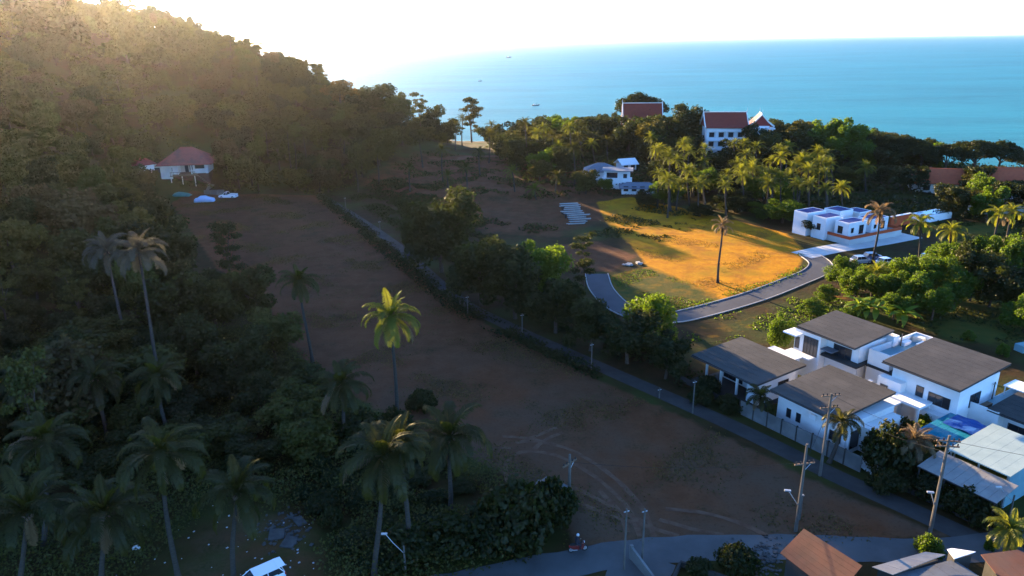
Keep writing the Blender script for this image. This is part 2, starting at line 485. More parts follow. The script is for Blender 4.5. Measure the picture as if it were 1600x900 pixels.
M['roof_grey'] = mat("grey_roof_tile", (.048, .045, .041), (.036, .034, .031), 1.6, .85, .2, c3=(.058, .053, .047), scale2=.3, wave=(2.6, 'Y', .15))
M['roof_dark'] = mat("dark_roof_edge", (.05, .047, .045), (.035, .033, .032), 1.5, .8, .3)
M['roof_red'] = mat("red_roof_tile", (.30, .07, .055), (.22, .05, .042), 1.2, .8, .25, c3=(.17, .05, .045), scale2=.3, wave=(2.2, 'Z', .15))
M['roof_orange'] = mat("orange_red_tile", (.42, .085, .03), (.32, .065, .025), 1.2, .8, .25, wave=(2.2, 'Z', .15))
M['roof_temple'] = mat("deep_red_tile", (.22, .03, .012), (.17, .024, .011), 1.0, .7, .3, wave=(1.6, 'Z', .15))
M['roof_blue'] = mat("blue_grey_roof", (.13, .15, .18), (.10, .115, .14), 1.0, .7, .3, wave=(2.0, 'X', .15))
M['rust'] = mat("rusty_sheet", (.125, .045, .024), (.08, .032, .018), .9, .8, .3, c3=(.09, .045, .03), scale2=.35, wave=(4.0, 'X', .15))
M['sheet_grey'] = mat("grey_sheet", (.24, .225, .20), (.18, .17, .155), .9, .6, .4, c3=(.18, .16, .14), scale2=.3, wave=(4.0, 'X', .15))
M['sheet_pale'] = mat("pale_green_sheet", (.30, .36, .31), (.24, .30, .265), .6, .6, .35, wave=(3.0, 'X', .15))
M['sheet_dark'] = mat("dark_sheet", (.11, .115, .12), (.08, .083, .088), .8, .6, .4, wave=(4.0, 'X', .15))
M['glass'] = mat("window_glass", (.025, .03, .035), (.018, .022, .026), .8, .08, .6)
M['frame_dark'] = mat("dark_frame", (.03, .03, .032), None, 1.0, .5, .4)
M['teal'] = mat("teal_floor", (.16, .30, .33), (.12, .24, .28), .6, .5, .4)
M['pool'] = mat("pool_water", (.02, .20, .26), (.015, .15, .22), .8, .08, .6)
M['tarp_blue'] = mat("blue_tarpaulin", (.008, .07, .28), (.006, .05, .22), 1.2, .5, .4, bump=.4)
M['tarp_pale'] = mat("pale_blue_tarpaulin", (.42, .55, .75), (.36, .48, .68), 1.2, .6, .3)
M['tarp_teal'] = mat("teal_tarpaulin", (.05, .20, .17), (.04, .15, .14), 1.0, .7, .3, bump=.3)
M['tarp_grey'] = mat("grey_green_cover", (.045, .055, .06), (.03, .037, .042), 1.0, .6, .3)
M['pole'] = mat("pole_concrete", (.12, .105, .09), (.085, .075, .063), 1.3, .9, .2)
M['wood'] = mat("weathered_wood", (.20, .13, .085), (.13, .085, .055), 2.0, .9, .2)
M['metal'] = mat("galvanised_metal", (.42, .43, .44), (.34, .35, .36), 2.0, .45, .5, metal=.6)
M['black'] = mat("black_rubber", (.018, .018, .018), (.012, .012, .012), 2.0, .8, .3)
M['orange_wall'] = mat("orange_red_wall", (.52, .09, .028), (.43, .075, .025), .8, .8, .2)
M['solar'] = mat("solar_panel", (.010, .024, .15), (.008, .018, .11), .6, .6, .12)
M['car_white'] = mat("white_car_paint", (.80, .81, .83), (.77, .78, .80), .4, .22, .5)
M['car_silver'] = mat("silver_car_paint", (.40, .42, .44), (.37, .39, .41), .4, .25, .6, metal=.3)
M['car_blue'] = mat("blue_car_paint", (.05, .10, .20), (.04, .08, .17), .4, .25, .5)
M['light_red'] = mat("tail_light_red", (.45, .02, .015), None, 1.0, .25, .5)
M['light_clear'] = mat("lamp_lens", (.62, .64, .66), None, 1.0, .2, .5)
M['skin'] = mat("skin", (.30, .17, .11), (.26, .15, .095), 3.0, .7, .3, object_space=True)
M['shirt_dark'] = mat("dark_shirt", (.035, .035, .045), (.025, .025, .032), 5.0, .9, .1, object_space=True)
M['trousers'] = mat("dark_trousers", (.03, .035, .05), (.02, .025, .035), 5.0, .9, .1, object_space=True)
M['helmet'] = mat("pale_helmet", (.55, .56, .58), None, 1.0, .3, .5)
M['bike_red'] = mat("red_fairing", (.14, .015, .012), (.11, .012, .01), 1.0, .3, .5)
M['rubble'] = mat("rubble", (.085, .08, .075), (.05, .047, .044), 1.5, .95, .1)
M['litter'] = mat("litter", (.42, .42, .44), (.28, .28, .30), 1.5, .7, .2)
M['gold'] = mat("gilded_trim", (.75, .72, .66), (.62, .58, .50), 1.0, .5, .4)
M['red_dark'] = mat("dark_red_paint", (.30, .03, .02), None, 1.0, .6, .3)
M['hull'] = mat("dark_hull", (.04, .05, .07), (.03, .035, .05), 1.0, .6, .3)
# ------------------------------------------------------------------ plant builders
def crown_arrays(seed, lobes, n, size, flat=.0, inner=.5):
    """leaf clumps as small bent diamonds spread through a set of lobes; lobes: (x,y,z,rx,ry,rz)"""
    g = np.random.default_rng(seed)
    lb = np.array(lobes, float)
    w = (lb[:, 3] * lb[:, 4] + lb[:, 4] * lb[:, 5] + lb[:, 3] * lb[:, 5]) ** 1.0
    k = g.choice(len(lb), n, p=w / w.sum())
    d = g.normal(size=(n, 3)); d[:, 2] += .22
    d /= np.linalg.norm(d, axis=1)[:, None]
    rad = inner + (1 - inner) * g.random(n) ** .6
    rad *= 1 + .16 * np.sin(d[:, 0] * 7 + k) * np.sin(d[:, 1] * 6 + 2 * k) + .10 * g.normal(size=n) * (g.random(n) < .35)
    P = lb[k, :3] + d * lb[k, 3:] * rad[:, None]
    nr = d + g.normal(size=(n, 3)) * .75; nr[:, 2] += flat
    nr /= np.linalg.norm(nr, axis=1)[:, None]
    t = np.cross(nr, g.normal(size=(n, 3))); t /= np.linalg.norm(t, axis=1)[:, None]
    b = np.cross(nr, t)
    s = size * (.55 + .9 * g.random(n))[:, None]
    V = np.empty((n, 4, 3))
    V[:, 0] = P - t * s * .62
    V[:, 1] = P + b * s * .42 - nr * s * .12
    V[:, 2] = P + t * s * .62 - nr * s * .10
    V[:, 3] = P - b * s * .42 - nr * s * .12
    return V.reshape(-1, 3)

def crown_mesh(name, seed, lobes, n, size, m, flat=0.0, inner=.5):
    V = crown_arrays(seed, lobes, n, size, flat, inner)
    return np_mesh(name, V, np.arange(len(V)).reshape(-1, 4), m)

def make_lobes(seed, w, z0, z1, kind):
    r = random.Random(seed)
    L = []
    hh = z1 - z0; zc = (z0 + z1) / 2
    if kind == 'round':
        L.append((0, 0, zc, w * .28, w * .28, hh * .36))
        for i in range(19):
            a = i * 2.4 + r.random(); q = r.uniform(.16, .40) * w
            zz = z0 + hh * r.uniform(.15, .92); f = r.uniform(.09, .21)
            L.append((q * cos(a), q * sin(a), zz, w * f, w * f * r.uniform(.8, 1.2), hh * f * r.uniform(.9, 1.3)))
    elif kind == 'umbrella':
        for i in range(20):
            a = i * 2.4 + r.random(); q = sqrt(i / 20) * .40 * w
            f = r.uniform(.09, .16)
            L.append((q * cos(a), q * sin(a), z1 - hh * (.13 + .50 * (q / (.40 * w)) ** 2 * r.uniform(.6, 1.1)), w * f * 1.1, w * f * 1.1, hh * r.uniform(.14, .24)))
    elif kind == 'tall':
        for i in range(20):
            a = i * 2.4 + r.random(); q = r.uniform(.05, .44) * w * (1 - .35 * i / 20)
            zz = z0 + hh * (i + .5) / 20 + r.uniform(-.5, .5); f = r.uniform(.08, .21)
            L.append((q * cos(a), q * sin(a), zz, w * f * 1.2, w * f * 1.2, hh * f * .38))
    elif kind == 'column':
        for i in range(16):
            a = i * 2.4; q = r.uniform(.05, .2) * w
            t = (i + .5) / 16
            f = .30 * (1 - .55 * abs(t - .4) * 1.6)
            L.append((q * cos(a), q * sin(a), z0 + hh * t, w * f, w * f, hh * .09))
    elif kind == 'bush':
        for i in range(15):
            a = i * 2.4 + r.random(); q = sqrt((i + .5) / 15) * .36 * w
            f = r.uniform(.14, .24)
            L.append((q * cos(a), q * sin(a), max(z0 + hh * f, z0 + hh * (.75 - .5 * (q / (.36 * w)) ** 2) * r.uniform(.6, 1.05)), w * f, w * f, hh * f * 1.1))
    return L

def limb_mesh(name, seed, lobes, height, r0, lean=.3):
    r = random.Random(seed)
    b = MB()
    k = height
    top = Vector((r.uniform(-lean, lean), r.uniform(-lean, lean), k))
    pts = [Vector((0, 0, -.4)), Vector((0, 0, .1)), Vector((top.x * .3 + r.uniform(-.1, .1), top.y * .3, k * .45)), top]
    b.tube(pts, [r0 * 1.5, r0 * 1.15, r0 * .85, r0 * .6], 7)
    for l in sorted(lobes, key=lambda q: -q[3] * q[4])[:8]:
        e = Vector((l[0], l[1], l[2]))
        s = Vector((0, 0, -.4)).lerp(top, r.uniform(.62, .98))
        m = s.lerp(e, .5) + Vector((r.uniform(-.2, .2), r.uniform(-.2, .2), r.uniform(.1, .4)))
        b.tube([s, m, e], [r0 * .45, r0 * .3, r0 * .12], 5, cap=False)
    return b.mesh(name, M['bark'], True)

TREES = {}
def tree_kind(key, kind, w, hgt, z0, n, size, m, seeds, r0=.22, flat=0.0, inner=.5):
    out = []
    for s in seeds:
        L = make_lobes(s, w, z0, hgt, kind)
        out.append((crown_mesh("crown", s, L, n, size, M[m], flat, inner), limb_mesh("trunk", s, L, z0 + (hgt - z0) * .35, r0), w, hgt))
    TREES[key] = out
tree_kind('far_forest', 'round', 8.0, 9.0, 1.8, 5200, .40, 'leaf_forest', range(10, 16))
tree_kind('forest', 'round', 8.0, 9.0, 1.6, 6500, .36, 'leaf_forest', range(20, 26))
tree_kind('far_dark', 'round', 8.0, 9.0, 1.6, 5200, .40, 'leaf_dark', range(30, 34))
tree_kind('dark', 'round', 8.0, 9.0, 1.2, 8000, .32, 'leaf_dark', range(40, 44))
tree_kind('far_bright', 'round', 8.0, 9.0, 1.5, 5000, .40, 'leaf_bright', range(50, 53))
tree_kind('bright', 'round', 8.0, 9.0, 1.2, 8500, .28, 'leaf_bright', range(60, 64))
tree_kind('umbrella', 'umbrella', 14.0, 11.0, 4.0, 9000, .40, 'leaf_dark', range(70, 73), r0=.4, flat=.8)
tree_kind('tall', 'tall', 6.0, 14.0, 3.5, 3000, .34, 'leaf_forest', range(80, 84), r0=.2, flat=.3, inner=.15)
tree_kind('tall_fine', 'tall', 6.0, 14.0, 3.0, 3400, .30, 'leaf_dark', range(85, 87), r0=.2, flat=.3, inner=.15)
tree_kind('rust', 'round', 8.0, 9.0, 1.6, 2400, .5, 'leaf_rust', range(90, 92))
tree_kind('hill_green', 'round', 8.0, 9.0, 1.6, 5600, .38, 'leaf_hill', range(95, 98))
tree_kind('hill_sere', 'round', 8.0, 9.0, 1.6, 5000, .38, 'leaf_sere', range(98, 100))
tree_kind('bush', 'bush', 4.0, 3.0, 0.0, 3600, .22, 'leaf_dark', range(100, 104), r0=.06)
tree_kind('bush_bright', 'bush', 4.0, 3.0, 0.0, 3600, .22, 'leaf_bright', range(110, 114), r0=.06)
tree_kind('column', 'column', 3.0, 6.0, .2, 4200, .2, 'leaf_bright', range(120, 122), r0=.09)

def plant(name, key, loc, w, hgt, label, cat, group=None, seed=0, rz=None):
    r = random.Random(seed * 7919 + int(loc[0] * 13) + int(loc[1] * 7))
    crown, trunk, w0, h0 = TREES[key][r.randrange(len(TREES[key]))]
    e = empty(name, loc, r.uniform(0, 6.28) if rz is None else rz)
    sx = w / w0
    e.scale = (sx, sx * r.uniform(.9, 1.1), hgt / h0)
    link("trunk", trunk, e)
    link("crown", crown, e)
    return tag(e, label, cat, group)

# --- palms
def frond_mesh(seed, elev, length, bend, m, pairs=34, wide=.115):
    """one feather leaf, growing along +X from the origin"""
    r = random.Random(seed)
    seg = 12
    P = [Vector((0, 0, 0))]; a = elev
    tw = r.uniform(-.25, .25)
    yaw = 0.0
    for i in range(seg):
        a -= bend / seg * (.5 + 1.3 * i / seg); yaw += tw / seg
        P.append(P[-1] + Vector((cos(a) * cos(yaw), cos(a) * sin(yaw), sin(a))) * (length / seg))
    b = MB()
    b.tube(P, [.045 * (1 - .85 * i / seg) + .006 for i in range(seg + 1)], 4, cap=False)
    for i in range(pairs):
        t = .12 + .88 * (i + .5) / pairs
        f = t * seg; k = min(int(f), seg - 1)
        p = P[k].lerp(P[k + 1], f - k); d = (P[k + 1] - P[k]).normalized()
        side0 = d.cross(Vector((0, 0, 1)))
        side0.normalize(); up = side0.cross(d)
        ln = length * .24 * (sin(pi * min(1, t * .86 + .12)) ** .6) * r.uniform(.85, 1.1)
        for sg in (-1, 1):
            o = (side0 * sg * .80 + d * .52 + up * .12 + Vector((r.uniform(-.1, .1), r.uniform(-.1, .1), 0))).normalized()
            q1 = p + o * ln * .5
            o2 = (o + Vector((0, 0, -.75 - .5 * r.random()))).normalized()
            q2 = q1 + o2 * ln * .5
            wv = d * wide * (length / 4.2) * .5
            b.add([p - wv * .7, p + wv * .7, q1 + wv, q1 - wv, q2], [(0, 1, 2, 3), (3, 2, 4)])
    return b.mesh("frond", m)

FR = {}
for fm in ('frond', 'frond_lit', 'frond_dry', 'frond_grey'):
    FR[fm] = [frond_mesh(200 + i, radians(e), l, radians(bd), M[fm]) for i, (e, l, bd) in enumerate(
        ((80, 3.2, 50), (68, 3.9, 90), (52, 4.3, 110), (36, 4.5, 110), (14, 4.4, 95), (-12, 4.1, 75), (-48, 3.5, 40),
         (74, 3.6, 75), (60, 4.1, 120), (44, 4.0, 95), (24, 4.5, 115), (4, 4.2, 80), (-25, 3.8, 60), (-60, 3.2, 25)))]
COCONUT = MB().loft([[(.13 * sin(pi * i / 6) * cos(k * pi / 4), .13 * sin(pi * i / 6) * sin(k * pi / 4), -.16 * cos(pi * i / 6)) for k in range(8)] for i in range(1, 6)]).mesh("coconut", M['wood'], True)
BOLE = {}
def bole(hgt, dx, dy, key):
    b = MB(); n = 10
    pts = []; rad = []
    for i in range(n + 1):
        t = i / n
        s = t ** 1.6 * .35 + t * .65
        pts.append((dx * s + .12 * sin(t * 5 + key), dy * s + .1 * sin(t * 4 + key * 2), -.3 + (hgt + .3) * t))
        rad.append(.24 * (1 - .5 * t) + (.10 if i == 0 else 0) + (.02 if i % 2 else 0))
    b.tube(pts, rad, 8)
    return b.mesh("trunk", M['palm_bark'], True), pts[-1]

def palm(base, top, label, group=None, fm='frond', size=1.0, seed=0, count=22, detailed=True, name="coconut_palm", spiky=False):
    r = random.Random(seed + 11)
    e = empty(name, base)
    hgt = top[2] - base[2]
    tm, tip = bole(hgt, top[0] - base[0], top[1] - base[1], seed)
    link("trunk", tm, e)
    if detailed:
        for i in range(count):
            t = i / (count - 1)
            k = min(6, int(t * 6.2 + r.uniform(-.2, .5)))
            if i > 5 and r.random() < .1: continue
            if r.random() < .5: k += 7
            f = FR[fm] if r.random() > .12 or fm == 'frond_dry' else FR['frond_dry' if t > .7 else fm]
            rz = i * 2.39996 + r.uniform(-.25, .25)
            o = link("frond", f[k], e, tip, (r.uniform(-.12, .12), r.uniform(-.1, .1), rz), size * r.uniform(.86, 1.1))
        for i in range(r.randrange(1, 4)):
            link("frond", FR['frond_dry'][13 if i else 6], e, (tip[0], tip[1], tip[2] - .25), (0, .35, r.uniform(0, 6.28)), size * r.uniform(.6, .8))
        for i in range(r.randrange(3, 7)):
            a = r.uniform(0, 6.28); link("coconut", COCONUT, e, (tip[0] + .3 * cos(a), tip[1] + .3 * sin(a), tip[2] - .3 - .2 * r.random()))
    else:
        link("crown", FARCROWN[fm][seed % len(FARCROWN[fm])], e, tip, (0, 0, r.uniform(0, 6.28)), size * r.uniform(.9, 1.1))
    return tag(e, label, "palm tree", group)

FARCROWN = {}
for fm in ('frond', 'frond_lit', 'frond_dry', 'frond_grove'):
    FARCROWN[fm] = []
    for s in range(4):
        r = random.Random(s + 300)
        vs, fs = [], []
        for i in range(20):
            t = i / 19
            e, l, bd = ((80, 3.2, 45), (66, 3.9, 75), (48, 4.2, 85), (30, 4.4, 85), (10, 4.3, 75), (-15, 4.0, 60), (-45, 3.4, 40))[min(6, int(t * 6.3))]
            me = frond_mesh(400 + s * 40 + i, radians(e + r.uniform(-8, 8)), l * r.uniform(.85, 1.1), radians(bd), M[fm], pairs=13, wide=.20)
            R = Matrix.Rotation(i * 2.39996 + r.uniform(-.3, .3), 3, 'Z')
            b0 = len(vs)
            vs += [tuple(R @ v.co) for v in me.vertices]
            fs += [tuple(b0 + q for q in p.vertices) for p in me.polygons]
            bpy.data.meshes.remove(me)
        me = bpy.data.meshes.new("crown"); me.from_pydata(vs, [], fs); me.materials.append(M[fm]); me.update()
        FARCROWN[fm].append(me)

def palm_px(ub, vb, ut, vt, label, **kw):
    b = G(ub, vb)
    t = AT(ut, vt, b.y + kw.pop('dy', 0.0))
    return palm(b, t, label, **kw)

def tree_px(key, u, vt, y, wpx, label, cat="tree", group=None, name="broadleaf_tree", seed=0, hmin=2.0):
    """a tree whose top shows at (u, vt) and that stands at distance y; wpx = crown width in the photograph"""
    t = AT(u, vt, y)
    z = h(t.x, y)
    w = wpx * hypot(y, CAM_H - z) / FOCAL
    return plant(name, key, (t.x, y, z - .1), w, max(hmin, t.z - z), label, cat, group, seed)

def bush_px(key, u, vb, wpx, hpx, label, group=None, name="bush", cat="bush", seed=0):
    """a bush or tree standing with its foot at (u, vb)"""
    b = G(u, vb)
    s = hypot(b.y, CAM_H - b.z) / FOCAL
    return plant(name, key, (b.x, b.y, b.z - .08), wpx * s, hpx * s * 1.12, label, cat, group, seed)
# ------------------------------------------------------------------ lane, roads, drive, tyre tracks
def spline(pts, step=1.2):
    P = [Vector((p[0], p[1])) for p in pts]
    P = [P[0] * 2 - P[1]] + P + [P[-1] * 2 - P[-2]]
    out = []
    for i in range(1, len(P) - 2):
        p0, p1, p2, p3 = P[i - 1:i + 3]
        n = max(2, int((p2 - p1).length / step))
        for k in range(n):
            t = k / n
            out.append(.5 * ((2 * p1) + (p2 - p0) * t + (2 * p0 - 5 * p1 + 4 * p2 - p3) * t * t + (3 * p1 - p0 - 3 * p2 + p3) * t ** 3))
    out.append(P[-2])
    return out
def side_pts(line, off):
    r = []
    for i, p in enumerate(line):
        d = (line[min(i + 1, len(line) - 1)] - line[max(i - 1, 0)]).normalized()
        r.append(Vector((p.x - d.y * off, p.y + d.x * off)))
    return r
def ribbon(name, pts, width, lift, m, wob=0.0, px=True, thick=0.0):
    line = spline([G(u, v, 0).xy for u, v in pts] if px else pts)
    rr = random.Random(len(pts))
    a = side_pts(line, width / 2); b = side_pts(line, -width / 2)
    if wob:
        a = [p + Vector((rr.uniform(-wob, wob), rr.uniform(-wob, wob))) for p in a]; b = [p + Vector((rr.uniform(-wob, wob), rr.uniform(-wob, wob))) for p in b]
    A = np.array([(p.x, p.y) for p in a + b])
    z = hts(A[:, 0], A[:, 1]) + lift
    n = len(a)
    V = np.column_stack([A, z])
    Q = np.array([(i, i + 1, n + i + 1, n + i) for i in range(n - 1)])
    return link(name, np_mesh(name, V, Q[:, ::-1], m, True)), line
def kerb(line, off, parent, w=.16, hh=.14):
    a = side_pts(line, off - w / 2); b = side_pts(line, off + w / 2)
    mb = MB()
    secs = []
    for p, q in zip(a, b):
        z = h(p.x, p.y)
        secs.append([(p.x, p.y, z - .1), (q.x, q.y, z - .1), (q.x, q.y, z + hh), (p.x, p.y, z + hh)])
    mb.loft(secs)
    return mb.build("kerb", M['kerb'], parent)
LANE_PX = ((500,304),(512,312),(560,342),(615,380),(655,415),(720,470),(800,512),(930,570),(1080,636),(1180,682),(1300,741),(1420,795),(1500,832),(1530,846))
lane, lane_line = ribbon("lane", LANE_PX, 2.5, .016, M['concrete_dark'])
tag(lane, kind='structure')
road, road_line = ribbon("road", ((560,945),(660,926),(760,906),(880,882),(1000,862),(1130,855),(1300,856),(1450,862),(1560,852),(1680,830)), 3.4, .022, M['road'], wob=.12)
tag(road, kind='structure')
spur, _ = ribbon("side_road", ((1012,868),(1000,892),(985,930),(975,990)), 5.0, .014, M['road'], wob=.15)
tag(spur, kind='structure')
drive, drive_line = ribbon("driveway", ((932,428),(940,452),(965,478),(1000,493),(1045,497),(1100,486),(1180,463),(1245,438),(1274,425),(1282,412),(1266,399)), 4.2, .03, M['asphalt'])
tag(drive, kind='structure')
kerb(drive_line, 2.15, drive); kerb(drive_line, -2.15, drive)
pale, _ = ribbon("villa_road", ((1252,399),(1300,389),(1360,380),(1425,368)), 5.2, .04, M['pale_road'])
tag(pale, kind='structure')
# far access track in the orchard and the hill road
tag(ribbon("orchard_track", ((690,268),(760,256),(830,262),(900,300)), 3.0, .05, mat("track_earth", (.12, .062, .042), (.09, .048, .032), .5, .95, .05), wob=.3)[0], kind='structure')
tr_m = mat("driven_earth", (.132, .078, .050), (.088, .042, .024), .9, .95, .05)
for i, pts in enumerate((
    ((1000,838),(985,800),(955,765),(915,735),(870,712),(830,705),(800,712),(790,735),(800,765)),
    ((1022,838),(1008,800),(975,760),(935,728),(885,700),(840,690),(805,692)),
    ((980,832),(968,800),(935,765)),
    ((1005,815),(960,795),(905,765),(880,758)),
    ((1060,838),(1010,822),(960,808),(905,785)),
    ((1130,836),(1080,826),(1030,812)),
    ((815,690),(845,678),(870,668)), ((832,705),(850,688),(880,676)), ((800,700),(780,700),(765,704)), ((785,682),(820,684),(850,690)),
    ((1200,838),(1150,815),(1090,800),(1040,795)))):
    tag(ribbon("tyre_track", pts, .5, .012 + .001 * i, tr_m, wob=.07)[0], kind='structure')
# strip of drain stones along the lane in the villa stretch, low garden kerb
# ------------------------------------------------------------------ building helpers
VO = Vector((28.0, 80.3)); VA = atan2(-13.3, 8.1)
def V2(a, b):
    """villa compound frame (along the lane, away from it) -> world"""
    return Vector((VO.x + a * cos(VA) - b * sin(VA), VO.y + a * sin(VA) + b * cos(VA), 0))
def part(name, m, parent, fn):
    b = MB(); fn(b); return b.build(name, m, parent)
def bx(name, m, parent, *a, **k):
    return MB().box(*a, **k).build(name, m, parent)
def window(parent, x, y, z, w, hh, face, panes=2, label=None):
    """glazed window set into the wall face ('x-','x+','y-','y+'), centre x, y at the wall plane, sill z"""
    rz = {'y-': 0, 'x+': pi / 2, 'y+': pi, 'x-': -pi / 2}[face]
    R = Matrix.Translation((x, y, z)) @ Matrix.Rotation(rz, 4, 'Z')
    def put(name, m, lst, par):
        b = MB()
        for (cx, cy, cz, sx, sy, sz) in lst:
            b.box(cx, cy, cz, sx, sy, sz)
        b.v = [tuple(R @ Vector(q)) for q in b.v]
        return b.build(name, m, par)
    f = put("window", M['frame_dark'], [(0, -.02, -.05, w + .1, .09, .05), (0, -.02, hh, w + .1, .09, .05), (-w / 2 - .025, -.02, 0, .05, .09, hh), (w / 2 + .025, -.02, 0, .05, .09, hh)]
            + [(-w / 2 + w * k / panes, -.02, 0, .04, .08, hh) for k in range(1, panes)], parent)
    for k in range(panes):
        put("pane", M['glass'], [(-w / 2 + w * (k + .5) / panes, -.012, 0, w / panes - .04, .03, hh)], f)
    return f
def door(parent, x, y, z, w, hh, face, m='wood'):
    rz = {'y-': 0, 'x+': pi / 2, 'y+': pi, 'x-': -pi / 2}[face]
    R = Matrix.Translation((x, y, z)) @ Matrix.Rotation(rz, 4, 'Z')
    b = MB().box(0, -.03, 0, w, .07, hh); b.v = [tuple(R @ Vector(q)) for q in b.v]
    d = b.build("door", M[m], parent)
    c = MB().box(w * .38, -.09, hh * .45, .05, .06, .18); c.v = [tuple(R @ Vector(q)) for q in c.v]
    c.build("handle", M['metal'], d)
    return d
def walls(parent, x0, x1, y0, y1, z0, z1, m='white', name="wall"):
    return bx(name, M[m], parent, (x0 + x1) / 2, (y0 + y1) / 2, z0, x1 - x0, y1 - y0, z1 - z0)
def parapet(parent, x0, x1, y0, y1, z, hh=.9, t=.15, m='white', sides='xXyY'):
    for s in sides:
        if s == 'x': bx("parapet", M[m], parent, x0 + t / 2, (y0 + y1) / 2, z, t, y1 - y0 - 2 * t - .01, hh)
        if s == 'X': bx("parapet", M[m], parent, x1 - t / 2, (y0 + y1) / 2, z, t, y1 - y0 - 2 * t - .01, hh)
        if s == 'y': bx("parapet", M[m], parent, (x0 + x1) / 2, y0 + t / 2, z, x1 - x0, t, hh)
        if s == 'Y': bx("parapet", M[m], parent, (x0 + x1) / 2, y1 - t / 2, z, x1 - x0, t, hh)
def slab_roof(parent, x0, x1, y0, y1, z00, z10, z11, z01, t=.28, m='roof_grey'):
    """shallow pitched slab, corner heights in the order (x0y0, x1y0, x1y1, x0y1); dark fascia underneath"""
    r = MB().slab([(x0 + .02, y0 + .02, z00 - .03), (x1 - .02, y0 + .02, z10 - .03), (x1 - .02, y1 - .02, z11 - .03), (x0 + .02, y1 - .02, z01 - .03)], t * .42).build("roof", M[m], parent)
    n = max(5, int((y1 - y0) / .95))
    for k in range(n):
        a, b = k / n, (k + 1) / n + .012 * (k < n - 1)
        la, lb = z00 + (z01 - z00) * a, z00 + (z01 - z00) * b
        ra, rb = z10 + (z11 - z10) * a, z10 + (z11 - z10) * b
        ya, yb = y0 + (y1 - y0) * a, y0 + (y1 - y0) * b
        MB().slab([(x0, ya, la + .009), (x1, ya, ra + .009), (x1, yb, rb), (x0, yb, lb)], .03).build("tile_course", M[m], r)
    MB().box((x0 + x1) / 2, y0 - .07, min(z00, z10) - .14, x1 - x0, .12, .1).build("gutter", M['roof_dark'], r)
    e = .04
    MB().slab([(x0 + e, y0 + e, z00 - t * .45), (x1 - e, y0 + e, z10 - t * .45), (x1 - e, y1 - e, z11 - t * .45), (x0 + e, y1 - e, z01 - t * .45)], t * .55).build("fascia", M['roof_dark'], r)
    return r
def vroot(name, a, b):
    p = V2(a, b); e = empty(name, (p.x, p.y, 0), VA); return e

# --- low villa with white columns (roof A)
e = vroot("villa", -7, -1.5)
tag(e, "low villa with dark open porch, white columns and broad grey roof nearest the trees", "villa", "villas beside the lane")
bx("plinth", M['concrete_dark'], e, 5.0, 4.4, 0, 9.8, 7.8, .25)
walls(e, 1.0, 9.3, 4.0, 8.0, .25, 3.5)
walls(e, 7.6, 9.3, 1.4, 3.99, .25, 3.45)
for i, x in enumerate((.9, 3.3, 5.9)):
    bx("column", M['white'], e, x, 1.6, .25, .24, .24, 3.25)
window(e, 3.2, 4.0, .5, 3.0, 2.2, 'y-', 4); window(e, 6.4, 4.0, .5, 1.6, 2.2, 'y-', 2); window(e, 9.3, 5.8, 1.0, 1.8, 1.4, 'x+', 2)
slab_roof(e, -.1, 10.2, -.3, 8.7, 3.85, 3.75, 4.15, 4.25)
bx("terrace_floor", M['concrete_dark'], e, 3.4, .6, .0, 7.4, 2.6, .22)
# --- low villa with long white wall (roof B)
e = vroot("villa", 5, -2)
tag(e, "low villa with long white wall facing the lane and square grey roof", "villa", "villas beside the lane")
walls(e, .4, 9.6, 1.6, 9.2, 0, 3.7)
for x in (2.0, 3.3): window(e, x, 1.6, 1.0, .5, 1.0, 'y-', 1)
window(e, 8.0, 1.6, .9, 1.3, 1.0, 'y-', 2)
bx("air_conditioner", M['white_clean'], e, 5.2, 1.42, 2.3, .8, .3, .55)
for x in (7.2, 9.2): bx("downpipe", M['white_clean'], e, x, 1.53, 0, .09, .09, 3.5)
slab_roof(e, .5, 9.0, -.2, 10.2, 4.35, 4.3, 4.75, 4.8)
walls(e, 9.62, 10.9, 3.4, 9.0, 0, 2.9)
# lower annex reaching out from under roof B towards the car port
window(e, 9.6, 2.5, .6, 1.3, 2.0, 'x+', 1)
# --- rear two-storey villa (roof C)
e = vroot("villa", -2.6, 10.4)
tag(e, "two-storey white villa with tall dark window and floating grey roof behind the low ones", "villa", "villas beside the lane")
walls(e, .4, 4.2, 1.3, 8.0, 0, 6.2)
walls(e, 4.21, 8.7, 2.6, 8.0, 0, 6.25)
window(e, 2.85, 1.3, 3.3, 2.0, 2.3, 'y-', 4); window(e, .85, 1.3, 3.6, .55, 1.5, 'y-', 1)
window(e, 6.5, 2.6, 3.6, 2.4, 1.8, 'y-', 3); window(e, .4, 4.6, 3.6, 1.6, 1.5, 'x-', 2)
slab_roof(e, .9, 9.2, .8, 8.6, 6.75, 6.6, 7.2, 7.3)
bx("balcony_slab", M['white'], e, 1.9, .65, 3.05, 3.6, 1.28, .2)
bx("balcony_canopy", M['white_clean'], e, .55, 1.0, 5.6, 2.0, 2.2, .18)
bx("ledge", M['roof_blue'], e, 5.2, 1.85, 4.6, 1.6, 1.4, .15)
parapet(e, -.1, 9.6, 8.05, 9.2, 5.2, 1.3)
slab_roof(e, 4.3, 9.3, 1.5, 6.2, 4.0, 3.9, 4.05, 4.1, t=.24)
bx("flat_roof", M['white'], e, .6, -.9, 3.1, 4.4, 1.7, .16)
walls(e, -1.4, 2.6, -1.6, -.2, 0, 3.09)
